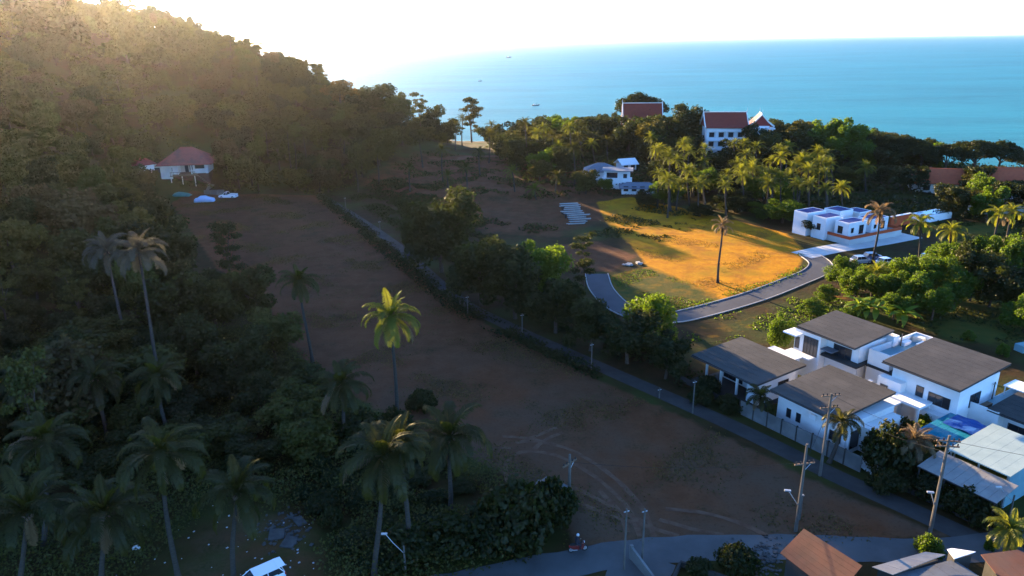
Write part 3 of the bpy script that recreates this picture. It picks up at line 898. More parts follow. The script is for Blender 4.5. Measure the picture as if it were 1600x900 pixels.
# --- roof terrace between the rear villas
e = vroot("roof_terrace", 4.6, 17.2)
tag(e, "white walled roof terrace with teal floor between the two rear villa roofs", "terrace")
walls(e, 2.1, 4.9, -3.2, 6.6, 0, 5.1)
bx("terrace_floor", M['teal'], e, 3.5, 1.7, 5.103, 2.7, 9.7, .02)
parapet(e, 2.1, 4.9, -3.2, 6.6, 5.1, .85)
for x, y in ((2.7, 3.5), (4.1, 4.6)): bx("bench", M['white_clean'], e, x, y, 5.13, .6, 1.5, .45)
bx("water_heater", M['cream'], e, 3.1, 5.7, 5.13, 1.3, .8, .7)
bx("pergola_post", M['wood'], e, 2.6, 2.6, 5.13, .12, .12, 1.6)
# --- large rear villa (roof D)
e = vroot("villa", 10.4, 10.2)
tag(e, "large two-storey white villa with a wide square grey roof and ribbon window", "villa", "villas beside the lane")
walls(e, .8, 8.4, 1.6, 9.6, 0, 6.1)
walls(e, -.2, 2.6, .5, 1.59, 0, 4.6)
window(e, .7, .5, 3.2, .8, .55, 'y-', 1); window(e, 6.4, 1.6, 3.3, 2.3, 1.2, 'y-', 3); window(e, 4.2, 1.6, 3.2, .75, 1.5, 'y-', 1); window(e, 3.1, 1.6, .4, .8, 2.0, 'y-', 1)
window(e, 8.4, 5.0, 3.3, 2.0, 1.4, 'x+', 2)
slab_roof(e, .2, 9.0, .2, 10.4, 6.7, 6.6, 7.2, 7.3)
slab_roof(e, -3.6, .75, 3.6, 7.8, 4.0, 3.9, 4.15, 4.25, t=.24)
walls(e, -3.2, .7, 4.6, 7.4, 0, 3.7)
window(e, -1.5, 4.6, .4, 2.6, 2.2, 'y-', 3)
bx("flat_roof", M['white'], e, 1.4, -.9, 3.05, 4.6, 2.6, .18)
walls(e, 4.6, 8.4, .6, 1.59, 0, 2.6, name="garden_wall")
door(e, 5.4, .6, 0, 1.1, 2.0, 'y-')
# side terrace with blue floor
walls(e, 8.42, 11.4, 4.2, 13.6, 0, 3.1)
bx("terrace_floor", M['teal'], e, 9.9, 8.9, 3.103, 2.8, 9.2, .02)
parapet(e, 8.42, 11.4, 4.2, 13.6, 3.1, .8, sides='XyY')
bx("sun_shade", M['white_clean'], e, 9.7, 11.9, 4.2, 2.2, 2.6, .12)
for x, y in ((8.75, 10.8), (10.65, 10.8), (10.65, 13.0), (8.75, 13.0)): bx("shade_post", M['white_clean'], e, x, y, 3.13, .09, .09, 1.07)
for k, (x, y) in enumerate(((9.2, 6.0), (10.2, 6.6))): bx("lounger", M['wood'], e, x, y, 3.13, .6, 1.6, .35)
# white flat canopy behind D
e = vroot("garden_canopy", 12.0, 25.0)
tag(e, "white flat canopy on posts behind the large villa roof", "canopy")
bx("canopy_roof", M['white_clean'], e, 0, 0, 4.3, 3.0, 4.2, .18)
for x, y in ((-1.3, -1.9), (1.3, -1.9), (-1.3, 1.9), (1.3, 1.9)): bx("post", M['white_clean'], e, x, y, 0, .14, .14, 4.3)
# car port
e = vroot("car_port", 11.9, 9.4)
tag(e, "white flat-roofed car port with dark opening beside the large bush", "car port")
bx("canopy_roof", M['white_clean'], e, 2.1, 1.2, 3.15, 4.4, 2.5, .3)
for x, y in ((.15, .2), (4.05, .2)): bx("post", M['white'], e, x, y, 0, .22, .22, 3.15)
walls(e, .1, 4.1, 2.2, 2.4, 0, 3.1)
# low villa cut by the right edge (roof E)
e = vroot("villa", 20.4, 14.0)
tag(e, "low grey-roofed villa cut off by the right edge of the view", "villa", "villas beside the lane")
walls(e, .8, 9.0, 1.6, 8.4, 0, 3.5)
window(e, 4.0, 1.6, .3, 4.0, 2.3, 'y-', 4); window(e, .8, 5.0, .9, 1.4, 1.4, 'x-', 2)
slab_roof(e, .2, 9.6, .4, 9.4, 3.9, 3.8, 4.2, 4.3)
bx("skylight", M['metal'], e, 3.0, 4.2, 4.08, .5, 3.0, .12, rz=0)
# white gate posts in the courtyard
for i, (a, b) in enumerate(((7.8, 10.6), (9.0, 11.4))):
    p = V2(a, b); q = empty("gate_pillar", p, VA)
    tag(q, "white gate pillar in the courtyard, " + ("nearer the low villa" if i == 0 else "nearer the large villa"), "pillar", "courtyard gate pillars")
    bx("shaft", M['white'], q, 0, 0, 0, .35, .35, 3.2); bx("cap", M['white_clean'], q, 0, 0, 3.2, .46, .46, .1)
e = vroot("courtyard_wall", 8.4, 11.0)
tag(e, "low white courtyard wall between the gate pillars", "wall")
for k in range(4): bx("panel", M['white'], e, -.42 + k * .28, -.25 + k * .17, 0, .27, .16, 1.3)
# teal canopy with a tarpaulin on it, pool house roof, lean-to
e = vroot("teal_canopy", 18.2, 5.4)
tag(e, "low teal sheet canopy in the villa garden with a blue tarpaulin on it", "canopy")
for k in range(5): MB().slab([(.02 + k * .84, 0, 2.9), (.84 + k * .84, 0, 2.9), (.84 + k * .84, 6.6, 3.1), (.02 + k * .84, 6.6, 3.1)], .07).build("roof_sheet", M['pool'], e)
for x, y in ((.2, .3), (4.0, .3), (.2, 6.2), (4.0, 6.2)): bx("post", M['metal'], e, x, y, 0, .12, .12, 2.84)
gp = np.linspace(0, 1, 9)
cvs = [(x * 3.2, y * 3.0, .16 + .12 * sin(x * 7 + y * 4) * sin(y * 9 - x * 2) + .05 * rnd.random() + y * .1) for y in gp for x in gp]
cf = [(j * 9 + i, j * 9 + i + 1, (j + 1) * 9 + i + 1, (j + 1) * 9 + i) for j in range(8) for i in range(8)]
p = V2(19.0, 8.8); q = empty("tarpaulin", (p.x, p.y, 2.95), VA)
tag(q, "crumpled bright blue tarpaulin lying on the teal canopy", "tarpaulin")
MB().add(cvs, cf).build("sheet", M['tarp_blue'], q)
e = vroot("pool_house", 22.6, 3.2)
tag(e, "open garden shelter with pale green sheet roof beside the teal canopy", "shelter")
for k in range(6): MB().slab([(.1 + k * .95, -.2, 3.7), (1.04 + k * .95, -.2, 3.7), (1.04 + k * .95, 8.0, 4.05), (.1 + k * .95, 8.0, 4.05)], .1).build("roof_sheet", M['sheet_pale'], e)
for x, y in ((.3, .2), (5.5, .2), (.3, 7.6), (5.5, 7.6), (2.9, .2)): bx("post", M['metal'], e, x, y, 0, .14, .14, 3.6)
walls(e, .4, 5.6, 6.9, 7.1, 0, 3.6, 'teal'); walls(e, 5.45, 5.6, .3, 6.8, 0, 3.5, 'teal')
e = vroot("lean_to", 22.0, .2)
tag(e, "slatted sheet-metal lean-to roof along the garden shelter's lane side", "shelter")
for k in range(9): MB().slab([(.05 + k * .8, -.9, 2.75), (.83 + k * .8, -.9, 2.75), (.83 + k * .8, 2.7, 3.25), (.05 + k * .8, 2.7, 3.25)], .06).build("roof_sheet", M['sheet_grey'], e)
for x in (.2, 2.6, 5.0, 7.0): bx("post", M['frame_dark'], e, x, -.75, 0, .1, .1, 2.65)
bx("beam", M['frame_dark'], e, 3.6, -.82, 2.55, 7.3, .08, .13)
# water tank and white box in the garden
p = G(1478, 780); e = empty("water_tank", p)
tag(e, "white upright water tank in the garden behind the hedge", "tank")
MB().tube([(0, 0, 0), (0, 0, .1), (0, 0, 1.25), (0, 0, 1.45)], [.45, .48, .48, .2], 14).build("barrel", M['white_clean'], e); MB().tube([(0, 0, 1.45), (0, 0, 1.55)], .16, 10).build("lid", M['tarp_pale'], e)
# boundary wall of grey panels along the lane
wall_e = vroot("boundary_wall", 2.2, -2.9)
tag(wall_e, "grey concrete panel wall between the lane and the white villa", "wall")
for k in range(8):
    bx("panel", M['concrete'], wall_e, 1.0 + k * 1.9, .09 * k, 0, 1.78, .12, 1.75, rz=.05)
    bx("post", M['concrete_dark'], wall_e, .05 + k * 1.9, .09 * k - .05, 0, .14, .2, 1.85)
w2 = vroot("garden_wall", -8, -2.6)
tag(w2, "low dark wall under the hedge in front of the porch villa", "wall")
for k in range(5): bx("panel", M['concrete_dark'], w2, 1.0 + k * 2.0, -.03 * k, 0, 1.9, .14, .8)
w3 = vroot("garden_wall", 18.4, -1.6)
tag(w3, "low concrete edging wall along the lane below the garden hedge", "wall")
for k in range(8): bx("panel", M['concrete_dark'], w3, 1.0 + k * 1.9, .10 * k, 0, 1.8, .14, .5, rz=.05)
p = G(1352, 730); e = empty("garden_slab", p, VA)
tag(e, "white painted ramp slab at the end of the grey panel wall", "ramp")
MB().slab([(-1.2, -.6, .5), (1.3, -.8, .12), (1.5, .9, .14), (-1.0, 1.0, .6)], .12).build("slab", M['white'], e); bx("support", M['concrete'], e, -.6, .2, 0, .5, .8, .38)

# ------------------------------------------------------------------ solar-roofed villa
p = G(1345, 378); SA = atan2(G(1415,352).y - G(1320,380).y, G(1415,352).x - G(1320,380).x)
sp0 = G(1320, 383, 0); sp1 = G(1425, 362, 0); SA = atan2(sp1.y - sp0.y, sp1.x - sp0.x)
e = empty("solar_villa", (sp0.x, sp0.y, 0), SA)
e.scale = (.88, .88, .84)
tag(e, "white flat-roofed villa of box blocks with solar roofs on an orange-red plinth", "villa")
bx("terrace_wall", M['pale_road'], e, 10.0, 6.6, 0, 19.4, 15.0, 1.5)
for (x, y, sx, sy) in ((10.0, -.8, 19.4, .2), (.4, 6.6, .2, 14.5), (19.6, 6.6, .2, 14.5)): bx("plinth_band", M['orange_wall'], e, x, y, 1.502, sx, sy, .75)
bx("terrace_floor", M['concrete'], e, 10.0, 6.6, 1.503, 18.8, 14.4, .03)
def block(x0, x1, y0, y1, z0, z1, cols, rows):
    x, y, sx, sy = (x0 + x1) / 2, (y0 + y1) / 2, x1 - x0, y1 - y0
    b = bx("block", M['white'], e, x, y, z0, sx, sy, z1 - z0)
    for s in (-1, 1):
        bx("parapet", M['white_clean'], b, x + s * (sx / 2 - .09), y, z1, .18, sy - .4, .25)
        bx("parapet", M['white_clean'], b, x, y + s * (sy / 2 - .09), z1, sx, .18, .25)
    pw = (sx - .7) / cols; ph = (sy - .7) / rows
    for i in range(cols):
        for j in range(rows):
            MB().box(x - sx / 2 + .35 + pw * (i + .5), y - sy / 2 + .35 + ph * (j + .5), z1 + .2, pw - .06, ph - .06, .05).build("solar_panel", M['solar'], b)
    return b
block(1.0, 7.4, .3, 4.2, 1.54, 5.2, 4, 2)
block(-.6, 5.4, 5.6, 9.6, 0, 5.6, 4, 2)
block(-1.2, 5.6, 10.8, 15.0, 0, 5.9, 4, 2)
block(8.0, 13.0, 8.6, 13.4, 1.54, 5.7, 3, 2)
block(10.2, 16.4, .9, 5.0, 1.54, 4.9, 4, 2)
block(14.0, 18.6, 7.4, 12.0, 1.54, 4.9, 3, 2)
window(e, 5.6, .3, 2.2, 1.5, 2.2, 'y-', 2); window(e, 2.4, .3, 2.8, .8, 1.2, 'y-', 1); window(e, 1.0, 2.6, 2.4, 1.3, 1.8, 'x-', 2)
window(e, 11.6, .9, 2.6, .8, 1.0, 'y-', 1); window(e, 14.4, .9, 2.2, 1.4, 2.0, 'y-', 2); window(e, -.6, 7.6, 2.4, 1.0, 1.6, 'x-', 1); door(e, 9.0, 8.6 + .0, 1.55, .01, .01, 'y-') if False else None
# teal pool beyond it
p = G(1455, 342); e = empty("swimming_pool", p, SA)
tag(e, "narrow teal pool with white rim beyond the solar-roofed villa", "pool")
bx("rim", M['white_clean'], e, 0, 0, 0, 9.4, 4.0, 1.6); bx("water", M['pool'], e, 0, 0, 1.602, 8.8, 3.4, .02)
p = G(1405, 352); e = empty("orange_wall", p, SA); tag(e, "orange-red garden wall with white coping beside the solar-roofed villa", "wall")
bx("wall_body", M['orange_wall'], e, 0, 0, 0, 7.0, .4, 2.4); bx("coping", M['white_clean'], e, 0, 0, 2.4, 7.2, .5, .15)

# ------------------------------------------------------------------ temple-roofed buildings by the sea
def temple(e, w, d, z1, rise, storeys=2, wall='white', gable=True):
    """steep concave red roof with white bargeboards over white storeys; ridge along x"""
    bx("wall", M[wall], e, 0, 0, 0, w * .92, d * .8, z1)
    prof = [(-d * .62, 0), (-d * .48, rise * .16), (-d * .30, rise * .42), (-d * .14, rise * .72), (0, rise), (d * .14, rise * .72), (d * .30, rise * .42), (d * .48, rise * .16), (d * .62, 0)]
    up = [(y, z1 + zz) for y, zz in prof]; dn = [(y, z1 + zz - .22) for y, zz in reversed(prof)]
    loop = up + dn
    r = MB().loft([[(-w / 2, y, z) for y, z in loop], [(w / 2, y, z) for y, z in loop]]).build("roof", M['roof_temple'], e)
    for s in (-1, 1):
        lo = [(y * 1.05, z + .12) for y, z in up] + [(y * 1.0, z - .35) for y, z in reversed(up)]
        MB().loft([[(s * w / 2 + q, y, z) for y, z in lo] for q in (-.16, .16)]).build("bargeboard", M['gold'], r)
        tri = [(y * .97, z - .3) for y, z in up]
        MB().loft([[(s * (w / 2 - .5) + q, y, z) for y, z in tri] for q in (-.05, .05)]).build("gable", M['red_dark'], e)
        MB().tube([(s * w / 2, 0, z1 + rise), (s * (w / 2 + .2), 0, z1 + rise + .8), (s * (w / 2 + .1), 0, z1 + rise + 1.6)], [.14, .1, .03], 5).build("finial", M['gold'], r)
    bx("ridge", M['gold'], r, 0, 0, z1 + rise - .06, w, .3, .22)
    for st in range(storeys):
        for k in range(int(w // 3.2)):
            window(e, -w * .46 + 2.0 + k * 3.2, -d * .4, .9 + st * 3.1, 1.6, 1.5, 'y-', 2)
    for st in range(1, storeys + 1):
        bx("balcony_slab", M['white_clean'], e, 0, -d * .4 - .7, st * 3.1 - .25, w * .9, 1.4, .18)
        bx("balustrade", M['white_clean'], e, 0, -d * .4 - 1.36, st * 3.1 - .06, w * .9, .08, .8)
    for k in range(5): bx("column", M['white_clean'], e, -w * .43 + k * w * .215, -d * .4 - 1.3, 0, .3, .3, z1 - .1)
t1 = AT(1002, 205, 296); e = empty("temple_roof_house", (t1.x, 296, h(t1.x, 296)), radians(-4))
tag(e, "house with steep deep red temple roof half hidden under the huge spreading tree", "house", "temple-roofed houses")
temple(e, 15.5, 11, AT(1002, 197, 296).z - e.location.z, AT(1002, 161, 296).z - AT(1002, 197, 296).z, 2)
t2 = AT(1131, 200, 258); e = empty("temple_roof_house", (t2.x, 258, h(t2.x, 258)), radians(-6))
tag(e, "white storeyed hotel with steep deep red temple roof in clear view", "house", "temple-roofed houses")
temple(e, 14.5, 11, AT(1131, 196, 258).z - e.location.z, AT(1131, 175, 258).z - AT(1131, 196, 258).z, 3)
t3 = AT(1187, 200, 262); e = empty("temple_roof_house", (t3.x, 262, h(t3.x, 262)), radians(78))
tag(e, "small hall with upswept white temple gable facing the lot", "house", "temple-roofed houses")
temple(e, 8.0, 7.0, AT(1187, 195, 262).z - e.location.z, AT(1187, 177, 262).z - AT(1187, 195, 262).z, 2)
bx("link_roof", M['white_clean'], e, -4.6, 0, AT(1187, 199, 262).z - e.location.z, 3.0, 9.0, .3)

def gable_house(name, loc, rz, w, d, z1, rise, roof, wall, label, group=None, hip=0.0, over=.7, wins=2):
    e = empty(name, loc, rz); tag(e, label, "house", group)
    bx("wall", M[wall], e, 0, 0, 0, w, d, z1)
    W = w / 2 + over; D = d / 2 + over; H = w / 2 + over - hip
    top = z1 + rise; zb = z1 - .15
    b = MB(); t = .14
    def sheet(nm, pts): return MB().slab(pts, t).build(nm, M[roof], e)
    sheet("roof", [(-W, -D, zb), (W, -D, zb), (H, -.02, top), (-H, -.02, top)])
    sheet("roof", [(W, D, zb), (-W, D, zb), (-H, .02, top), (H, .02, top)])
    if hip > .3:
        sheet("roof", [(W + .01, -D + .02, zb - .01), (W + .01, D - .02, zb - .01), (H, 0, top - .01)]); sheet("roof", [(-W - .01, D - .02, zb - .01), (-W - .01, -D + .02, zb - .01), (-H, 0, top - .01)])
    else:
        for s in (-1, 1): MB().slab([(s * w / 2 - .06, -d / 2, z1 - .02), (s * w / 2 + .06, -d / 2, z1 - .02), (s * w / 2 + .06, 0, top - .25), (s * w / 2 - .06, 0, top - .25)], .06).build("gable_trim", M[wall], e)
    MB().box(0, 0, top - .08, 2 * H, .24, .16).build("ridge", M[roof], e)
    for k in range(wins):
        window(e, -w / 2 + w * (k + .5) / wins, -d / 2, .9, min(1.6, w / wins * .55), 1.3, 'y-', 2)
    return e
# pale house with blue-grey roof beyond the orchard
p = G(938, 284); e = gable_house("seaside_house", p, radians(-8), 9, 7, 3.8, 1.9, 'roof_blue', 'white', "pale house with blue-grey hipped roof beyond the orchard", hip=4)
p = G(966, 293); e = empty("flat_roof_house", p, radians(-10)); e.scale = (.85, .85, .82); tag(e, "white two-storey flat-roofed house with open balcony beyond the orchard", "house")
walls(e, -5.5, 4.5, -3, 4, 0, 3.0); walls(e, -5, 3.8, -1.0, 4.01, 3.0, 6.2); bx("flat_roof", M['roof_blue'], e, -.4, .8, 6.2, 10.4, 7.4, .25)
window(e, -2.2, -1.0, 3.5, 3.6, 1.9, 'y-', 4); window(e, 2.2, -1.0, 3.6, 1.2, 1.4, 'y-', 1); parapet(e, -5.5, 4.5, -3, -1.02, 3.0, .9, sides='xXy'); window(e, -3, -3, .8, 2.0, 1.5, 'y-', 2); window(e, 2, -3, .8, 1.6, 1.5, 'y-', 2)
p = G(996, 301); gable_house("low_house", p, radians(-6), 9, 5, 1.9, 1.0, 'roof_blue', 'white', "long low house with dull blue roof in front of the white balconied house", hip=2, wins=4)
p = G(978, 266); gable_house("seaside_house", p, radians(20), 5, 4.4, 2.4, 1.4, 'white_clean', 'white', "small house with bright white gable roof among the dark trees", hip=0)
# red roofs behind the shore trees
for i, (u, v, w, rz, lab) in enumerate(((1470,298,15,-14,"long red-roofed bungalow by the shore, first of the row"),(1524,300,14,-16,"red-roofed bungalow by the shore with its roof in the sun"),(1572,296,16,-12,"dull red-roofed bungalow by the shore near the right edge"))):
    p = G(u, v); gable_house("bungalow", p, radians(rz), w, 9, 3.0, 3.2, 'roof_orange', 'cream', lab, "red-roofed bungalows by the shore", hip=2.5, wins=3)
for i, (u, v, w, lab) in enumerate(((1560,332,12,"grey flat-roofed shed beyond the leaning palms, longer one"),(1592,326,9,"pale flat-roofed shed at the right edge beyond the palms"))):
    p = G(u, v); e = empty("shed", p, radians(-12)); tag(e, lab, "shed", "sheds beyond the palms")
    walls(e, -w / 2, w / 2, -2.5, 2.5, 0, 2.6, 'cream'); MB().slab([(-w / 2 - .4, -3, 2.7), (w / 2 + .4, -3, 2.7), (w / 2 + .4, 3, 3.1), (-w / 2 - .4, 3, 3.1)], .12).build("roof", M['sheet_grey'], e); window(e, -1, -2.5, .9, 1.6, 1.1, 'y-', 2); door(e, 2, -2.5, 0, 1.0, 2.0, 'y-')
p = G(1594, 408); e = empty("garden_parasol", p); tag(e, "red garden parasol at the right edge beyond the thicket", "parasol")
MB().tube([(0, 0, 0), (0, 0, 3.3)], .06, 6).build("pole", M['metal'], e)
MB().add([(0, 0, 3.5)] + [(2.0 * cos(k * pi / 4), 2.0 * sin(k * pi / 4), 2.7) for k in range(8)], [(0, k + 1, (k + 1) % 8 + 1) for k in range(8)]).build("canopy", mat("red_cloth", (.45, .10, .09), (.38, .08, .07), 1.0, .9, .1), e)
for i, (u, v) in enumerate(((1599, 548), (1601, 404))):
    p = G(u, v); e = empty("storage_crate", p, .3); tag(e, "teal storage crate on the slope at the right edge" if i == 0 else "teal crate beside the red parasol", "crate")
    for k in range(5): bx("slat", M['teal'], e, -.8 + k * .4, 0, 0, .34, 1.4, 1.0)

# ------------------------------------------------------------------ house on the hill
hp = G(286, 292); HA = radians(10)
e = empty("hill_house", (hp.x, hp.y + 4, hp.z - .3), HA)
tag(e, "white house on posts with red hipped roof and railed deck under the hill", "house")
bx("lower_wall", mat("brick_earth", (.16, .08, .055), (.12, .06, .045), 1.0, .9, .1), e, 0, 4.0, 0, 12, 7, 3.4)
walls(e, -6.0, -2.4, -.2, 8, 3.42, 6.6); walls(e, 1.6, 6.0, .8, 8, 3.42, 6.6); walls(e, -2.39, 1.59, 3.0, 8, 3.42, 6.55, 'cream')
walls(e, 2.6, 6.02, .4, .79, 3.42, 4.7); bx("pillar", M['white'], e, 5.7, .1, 3.42, .6, .5, 3.2)
window(e, -4.4, -.2, 4.4, 1.0, 1.0, 'y-', 1); window(e, -6.0, 3.0, 4.4, 1.2, 1.1, 'x-', 1); window(e, 3.6, .8, 4.8, 2.6, 1.4, 'y-', 3); door(e, -.6, 3.0, 3.42, 1.0, 2.1, 'y-', 'frame_dark'); window(e, .8, 3.0, 4.2, 1.0, 1.4, 'y-', 1)
bx("deck", M['wood'], e, -.6, -.9, 3.2, 7.2, 3.4, .2)
for x in (-4.0, -.9, 2.6): bx("deck_post", M['cream'], e, x, -2.4, 0, .22, .22, 3.2)
for x in (-2.3, 1.5): bx("porch_column", M['white'], e, x, -.6, 3.42, .28, .28, 3.1)
for k in range(8): bx("baluster", M['wood'], e, -4.0 + k * .95, -2.5, 3.4, .08, .08, .9)
bx("handrail", M['wood'], e, -.6, -2.5, 4.3, 7.0, .12, .1)
for k in range(8): bx("stair_tread", M['wood'], e, 3.4 + k * .42, -2.2, 3.1 - k * .36, .42, 1.1, .09)
W, D, zb, top = 7.8, 6.6, 6.5, 10.9
cy = 3.6; rh = 1.6
for pts in ([(-W, cy - D, zb), (W, cy - D, zb), (rh, cy, top), (-rh, cy, top)], [(W, cy + D, zb), (-W, cy + D, zb), (-rh, cy + .02, top), (rh, cy + .02, top)],
            [(W + .01, cy - D + .02, zb), (W + .01, cy + D - .02, zb), (rh, cy, top - .01)], [(-W - .01, cy + D - .02, zb), (-W - .01, cy - D + .02, zb), (-rh, cy, top - .01)]):
    MB().slab(pts, .16).build("roof", M['roof_red'], e)
p = G(206, 276); e2 = gable_house("hill_annex", (p.x, p.y + 5, p.z - .2), radians(-35), 7, 5, 3.2, 2.4, 'roof_red', 'white', "small white annex with red roof among trees beside the hill house", hip=2.4)
p = G(240, 283); e2 = empty("yard_wall", (p.x, p.y + 3, p.z), radians(5)); tag(e2, "pale yard wall with dark opening between the annex and hill house", "wall")
bx("panel", M['cream'], e2, -3.2, 0, 0, 3.0, .3, 4.4); bx("panel", M['cream'], e2, 2.6, 0, 0, 3.2, .3, 4.0); bx("lintel", M['cream'], e2, -.35, 0, 3.4, 2.68, .28, .9); bx("gate", M['frame_dark'], e2, -.35, 0, 0, 2.6, .12, 3.3)
p = G(335, 304); e2 = empty("retaining_wall", (p.x, p.y, 0), radians(6)); tag(e2, "low grey block wall behind the two parked vehicles below the hill house", "wall")
for k in range(3): bx("panel", M['concrete'], e2, -1.9 + k * 1.9, 0, 0, 1.85, .3, 1.7)
# steps of dark sheet under the house
p = G(312, 298); e2 = empty("ramp", (p.x, p.y, 0), radians(-20)); tag(e2, "grey concrete ramp climbing to the hill house", "ramp")
MB().slab([(-1.5, -2, .15), (1.5, -2, .15), (1.2, 5, 2.4), (-1.2, 5, 2.4)], .3).build("slab", M['concrete'], e2); bx("support", M['concrete_dark'], e2, 0, 3.4, 0, 1.8, 2.2, 1.5)
p = G(284, 306); e2 = empty("tarpaulin_heap", p); tag(e2, "heap under a teal tarpaulin at the far edge of the lot", "tarpaulin")
MB().loft([[(x, yy, max(.02, zz)) for yy, zz in ((-1.3, 0), (-.9, .7 * q), (0, 1.1 * q), (.9, .7 * q), (1.3, 0))] for x, q in ((-2.6, .05), (-1.9, .8), (-.6, 1.1), (.7, .95), (1.9, .75), (2.6, .05))]).build("sheet", M['tarp_teal'], e2, smooth_=True)

# ------------------------------------------------------------------ roofs at the bottom edge
def shed_roof(name, corners, z, label, m, eave=2.6, wall='concrete_dark', strips=6, ridge=None):
    """corners: four roof corners (x, y, z); sheets run from the first edge to the second"""
    c = [Vector(q) for q in corners]
    ctr = sum((q for q in c), Vector()) / 4
    e = empty(name, (ctr.x, ctr.y, 0)); tag(e, label, "house", "roofs beside the road")
    o = Vector((ctr.x, ctr.y, 0))
    for k in range(strips):
        a, b = k / strips, (k + 1) / strips - .004
        q = [c[0].lerp(c[1], a), c[0].lerp(c[1], b), c[3].lerp(c[2], b), c[3].lerp(c[2], a)]
        MB().slab([v - o for v in q], .05).build("roof_sheet", M[m], e)
    inn = [ctr.lerp(v, .82) for v in c]
    MB().slab([(v.x - o.x, v.y - o.y, min(v.z for v in c) - .12) for v in inn], min(v.z for v in c) - .12).build("wall", M[wall], e)
    return e
def Z(x, y, z):
    p = G(1200 + x * .25, 680 + y * .25, z); return (p.x, p.y, z)
shed_roof("road_house", [Z(75, 735, 3.2), Z(225, 583, 4.6), Z(590, 815, 4.6), Z(430, 1010, 3.2)], 4, "house with steep rusty brown sheet roof at the bottom edge", 'rust', strips=7)
e = shed_roof("road_house", [Z(225, 580, 4.62), Z(262, 598, 3.6), Z(640, 830, 3.6), Z(595, 812, 4.62)], 4, "rear slope of the rusty brown roof, in shade", 'sheet_dark', strips=3) if False else None
shed_roof("road_house", [Z(650, 822, 3.3), Z(985, 728, 3.6), Z(1110, 745, 3.6), Z(780, 872, 3.3)], 3.5, "low house with sunlit beige sheet roof beside the rusty one", 'sheet_grey', strips=5)
shed_roof("road_house", [Z(780, 876, 3.0), Z(1160, 775, 3.2), Z(1480, 985, 3.2), Z(1050, 1080, 3.0)], 3.2, "house with dark grey sheet roof cut by the bottom edge", 'sheet_dark', strips=6)
shed_roof("road_house", [Z(1120, 712, 3.7), Z(1150, 706, 3.7), Z(1300, 728, 3.8), Z(1165, 772, 3.6)], 3.6, "white painted roof piece at the ridge of the dark grey roof", 'white_clean', strips=2)
shed_roof("road_house", [Z(1330, 745, 3.2), Z(1560, 715, 3.6), Z(1760, 800, 3.6), Z(1500, 960, 3.0)], 3.4, "brown tiled roof in the bottom corner beside the road", 'rust', strips=5)
# small garden wall by the road
p0 = G(985, 872); p1 = G(1014, 905)
e = empty("garden_wall", p0, atan2(p1.y - p0.y, p1.x - p0.x)); tag(e, "short sloping concrete wall by the two thin posts at the road", "wall")
ln = (p1 - p0).length + 1
MB().add([(0, -.1, 0), (ln, -.1, 0), (ln, -.1, .7), (0, -.1, 1.3), (0, .1, 0), (ln, .1, 0), (ln, .1, .7), (0, .1, 1.3)], [(0, 1, 2, 3), (5, 4, 7, 6), (3, 2, 6, 7), (1, 5, 6, 2), (4, 0, 3, 7)]).build("panel", M['concrete'], e); MB().box(.1, 0, 0, .25, .26, 1.4).build("end_post", M['concrete'], e)
p0 = G(1062, 884); e = empty("planter_wall", p0, -.5); tag(e, "low block planter around the shrubs by the road", "wall")
for k in range(5): bx("block", M['concrete_dark'], e, .5 + k * 1.0, -.02 * k, 0, .95, .2, .5)
for k in range(3): bx("block", M['concrete_dark'], e, .05, -.6 - k * 1.0, 0, .2, .95, .5)
# ------------------------------------------------------------------ poles, lamps, posts
def utility_pole(loc, hgt, label, arm_z, arm_dir, lamp=False, transformer=False, lit_end=0):
    e = empty("utility_pole", loc); tag(e, label, "utility pole", "power poles along the lane and road")
    MB().tube([(0, 0, -.3), (0, 0, hgt * .5), (0, 0, hgt)], [.17, .14, .11], 8).build("shaft", M['pole'], e)
    for k, z in enumerate(arm_z):
        a = MB().box(0, 0, z, 1.9, .11, .12, rz=arm_dir).build("crossarm", M['wood'], e)
        for s in (-.8, -.4, .4, .8):
            MB().tube([(s * cos(arm_dir), s * sin(arm_dir), z + .12), (s * cos(arm_dir), s * sin(arm_dir), z + .34)], [.05, .07], 6).build("insulator", M['concrete_dark'], a)
        MB().tube([(.6 * cos(arm_dir), .6 * sin(arm_dir), z), (0, 0, z - .7)], .03, 4).build("brace", M['metal'], a)
    if lamp:
        lp = MB().tube([(0, 0, lamp[2]), (lamp[0] * .6, lamp[1] * .6, lamp[2] + .9), (lamp[0], lamp[1], lamp[2] + 1.5)], .04, 5).build("lamp_arm", M['metal'], e)
        MB().box(lamp[0] * 1.08, lamp[1] * 1.08, lamp[2] + 1.46, .55, .2, .12, rz=atan2(lamp[1], lamp[0])).build("lamp_head", M['metal'], lp)
    if transformer:
        MB().tube([(transformer[0], transformer[1], transformer[2]), (transformer[0], transformer[1], transformer[2] + .8)], .26, 10).build("transformer", M['metal'], e)
    return e
la = atan2(-13.3, 8.1)
P1 = G(1243, 830); P2 = G(1281, 743); P3 = G(1453, 832); P4 = G(889, 800)
utility_pole(P1, 8.9, "slim power pole with side brackets at the road edge of the lot", (6.9,), la + 1.2, lamp=(-1.0, .2, 2.6))
utility_pole(P2, 9.2, "power pole with wooden crossarm in front of the white villa wall", (8.9, 7.6), .1)
utility_pole(P3, 9.8, "orange-lit power pole with wide crossarms over the garden hedge", (9.2, 8.7), -.15, lamp=(-.55, .1, 2.6))
utility_pole(P4, 6.2, "short dark pole with insulators beside the covered car", (5.2,), .8)
e = empty("stub_post", G(1249, 812)); tag(e, "short concrete stub post beside the slim power pole", "post")
MB().tube([(0, 0, -.2), (0, 0, 2.6)], [.1, .09], 6).build("shaft", M['pole'], e); MB().box(0, 0, 2.6, .24, .24, .08).build("cap", M['concrete'], e)
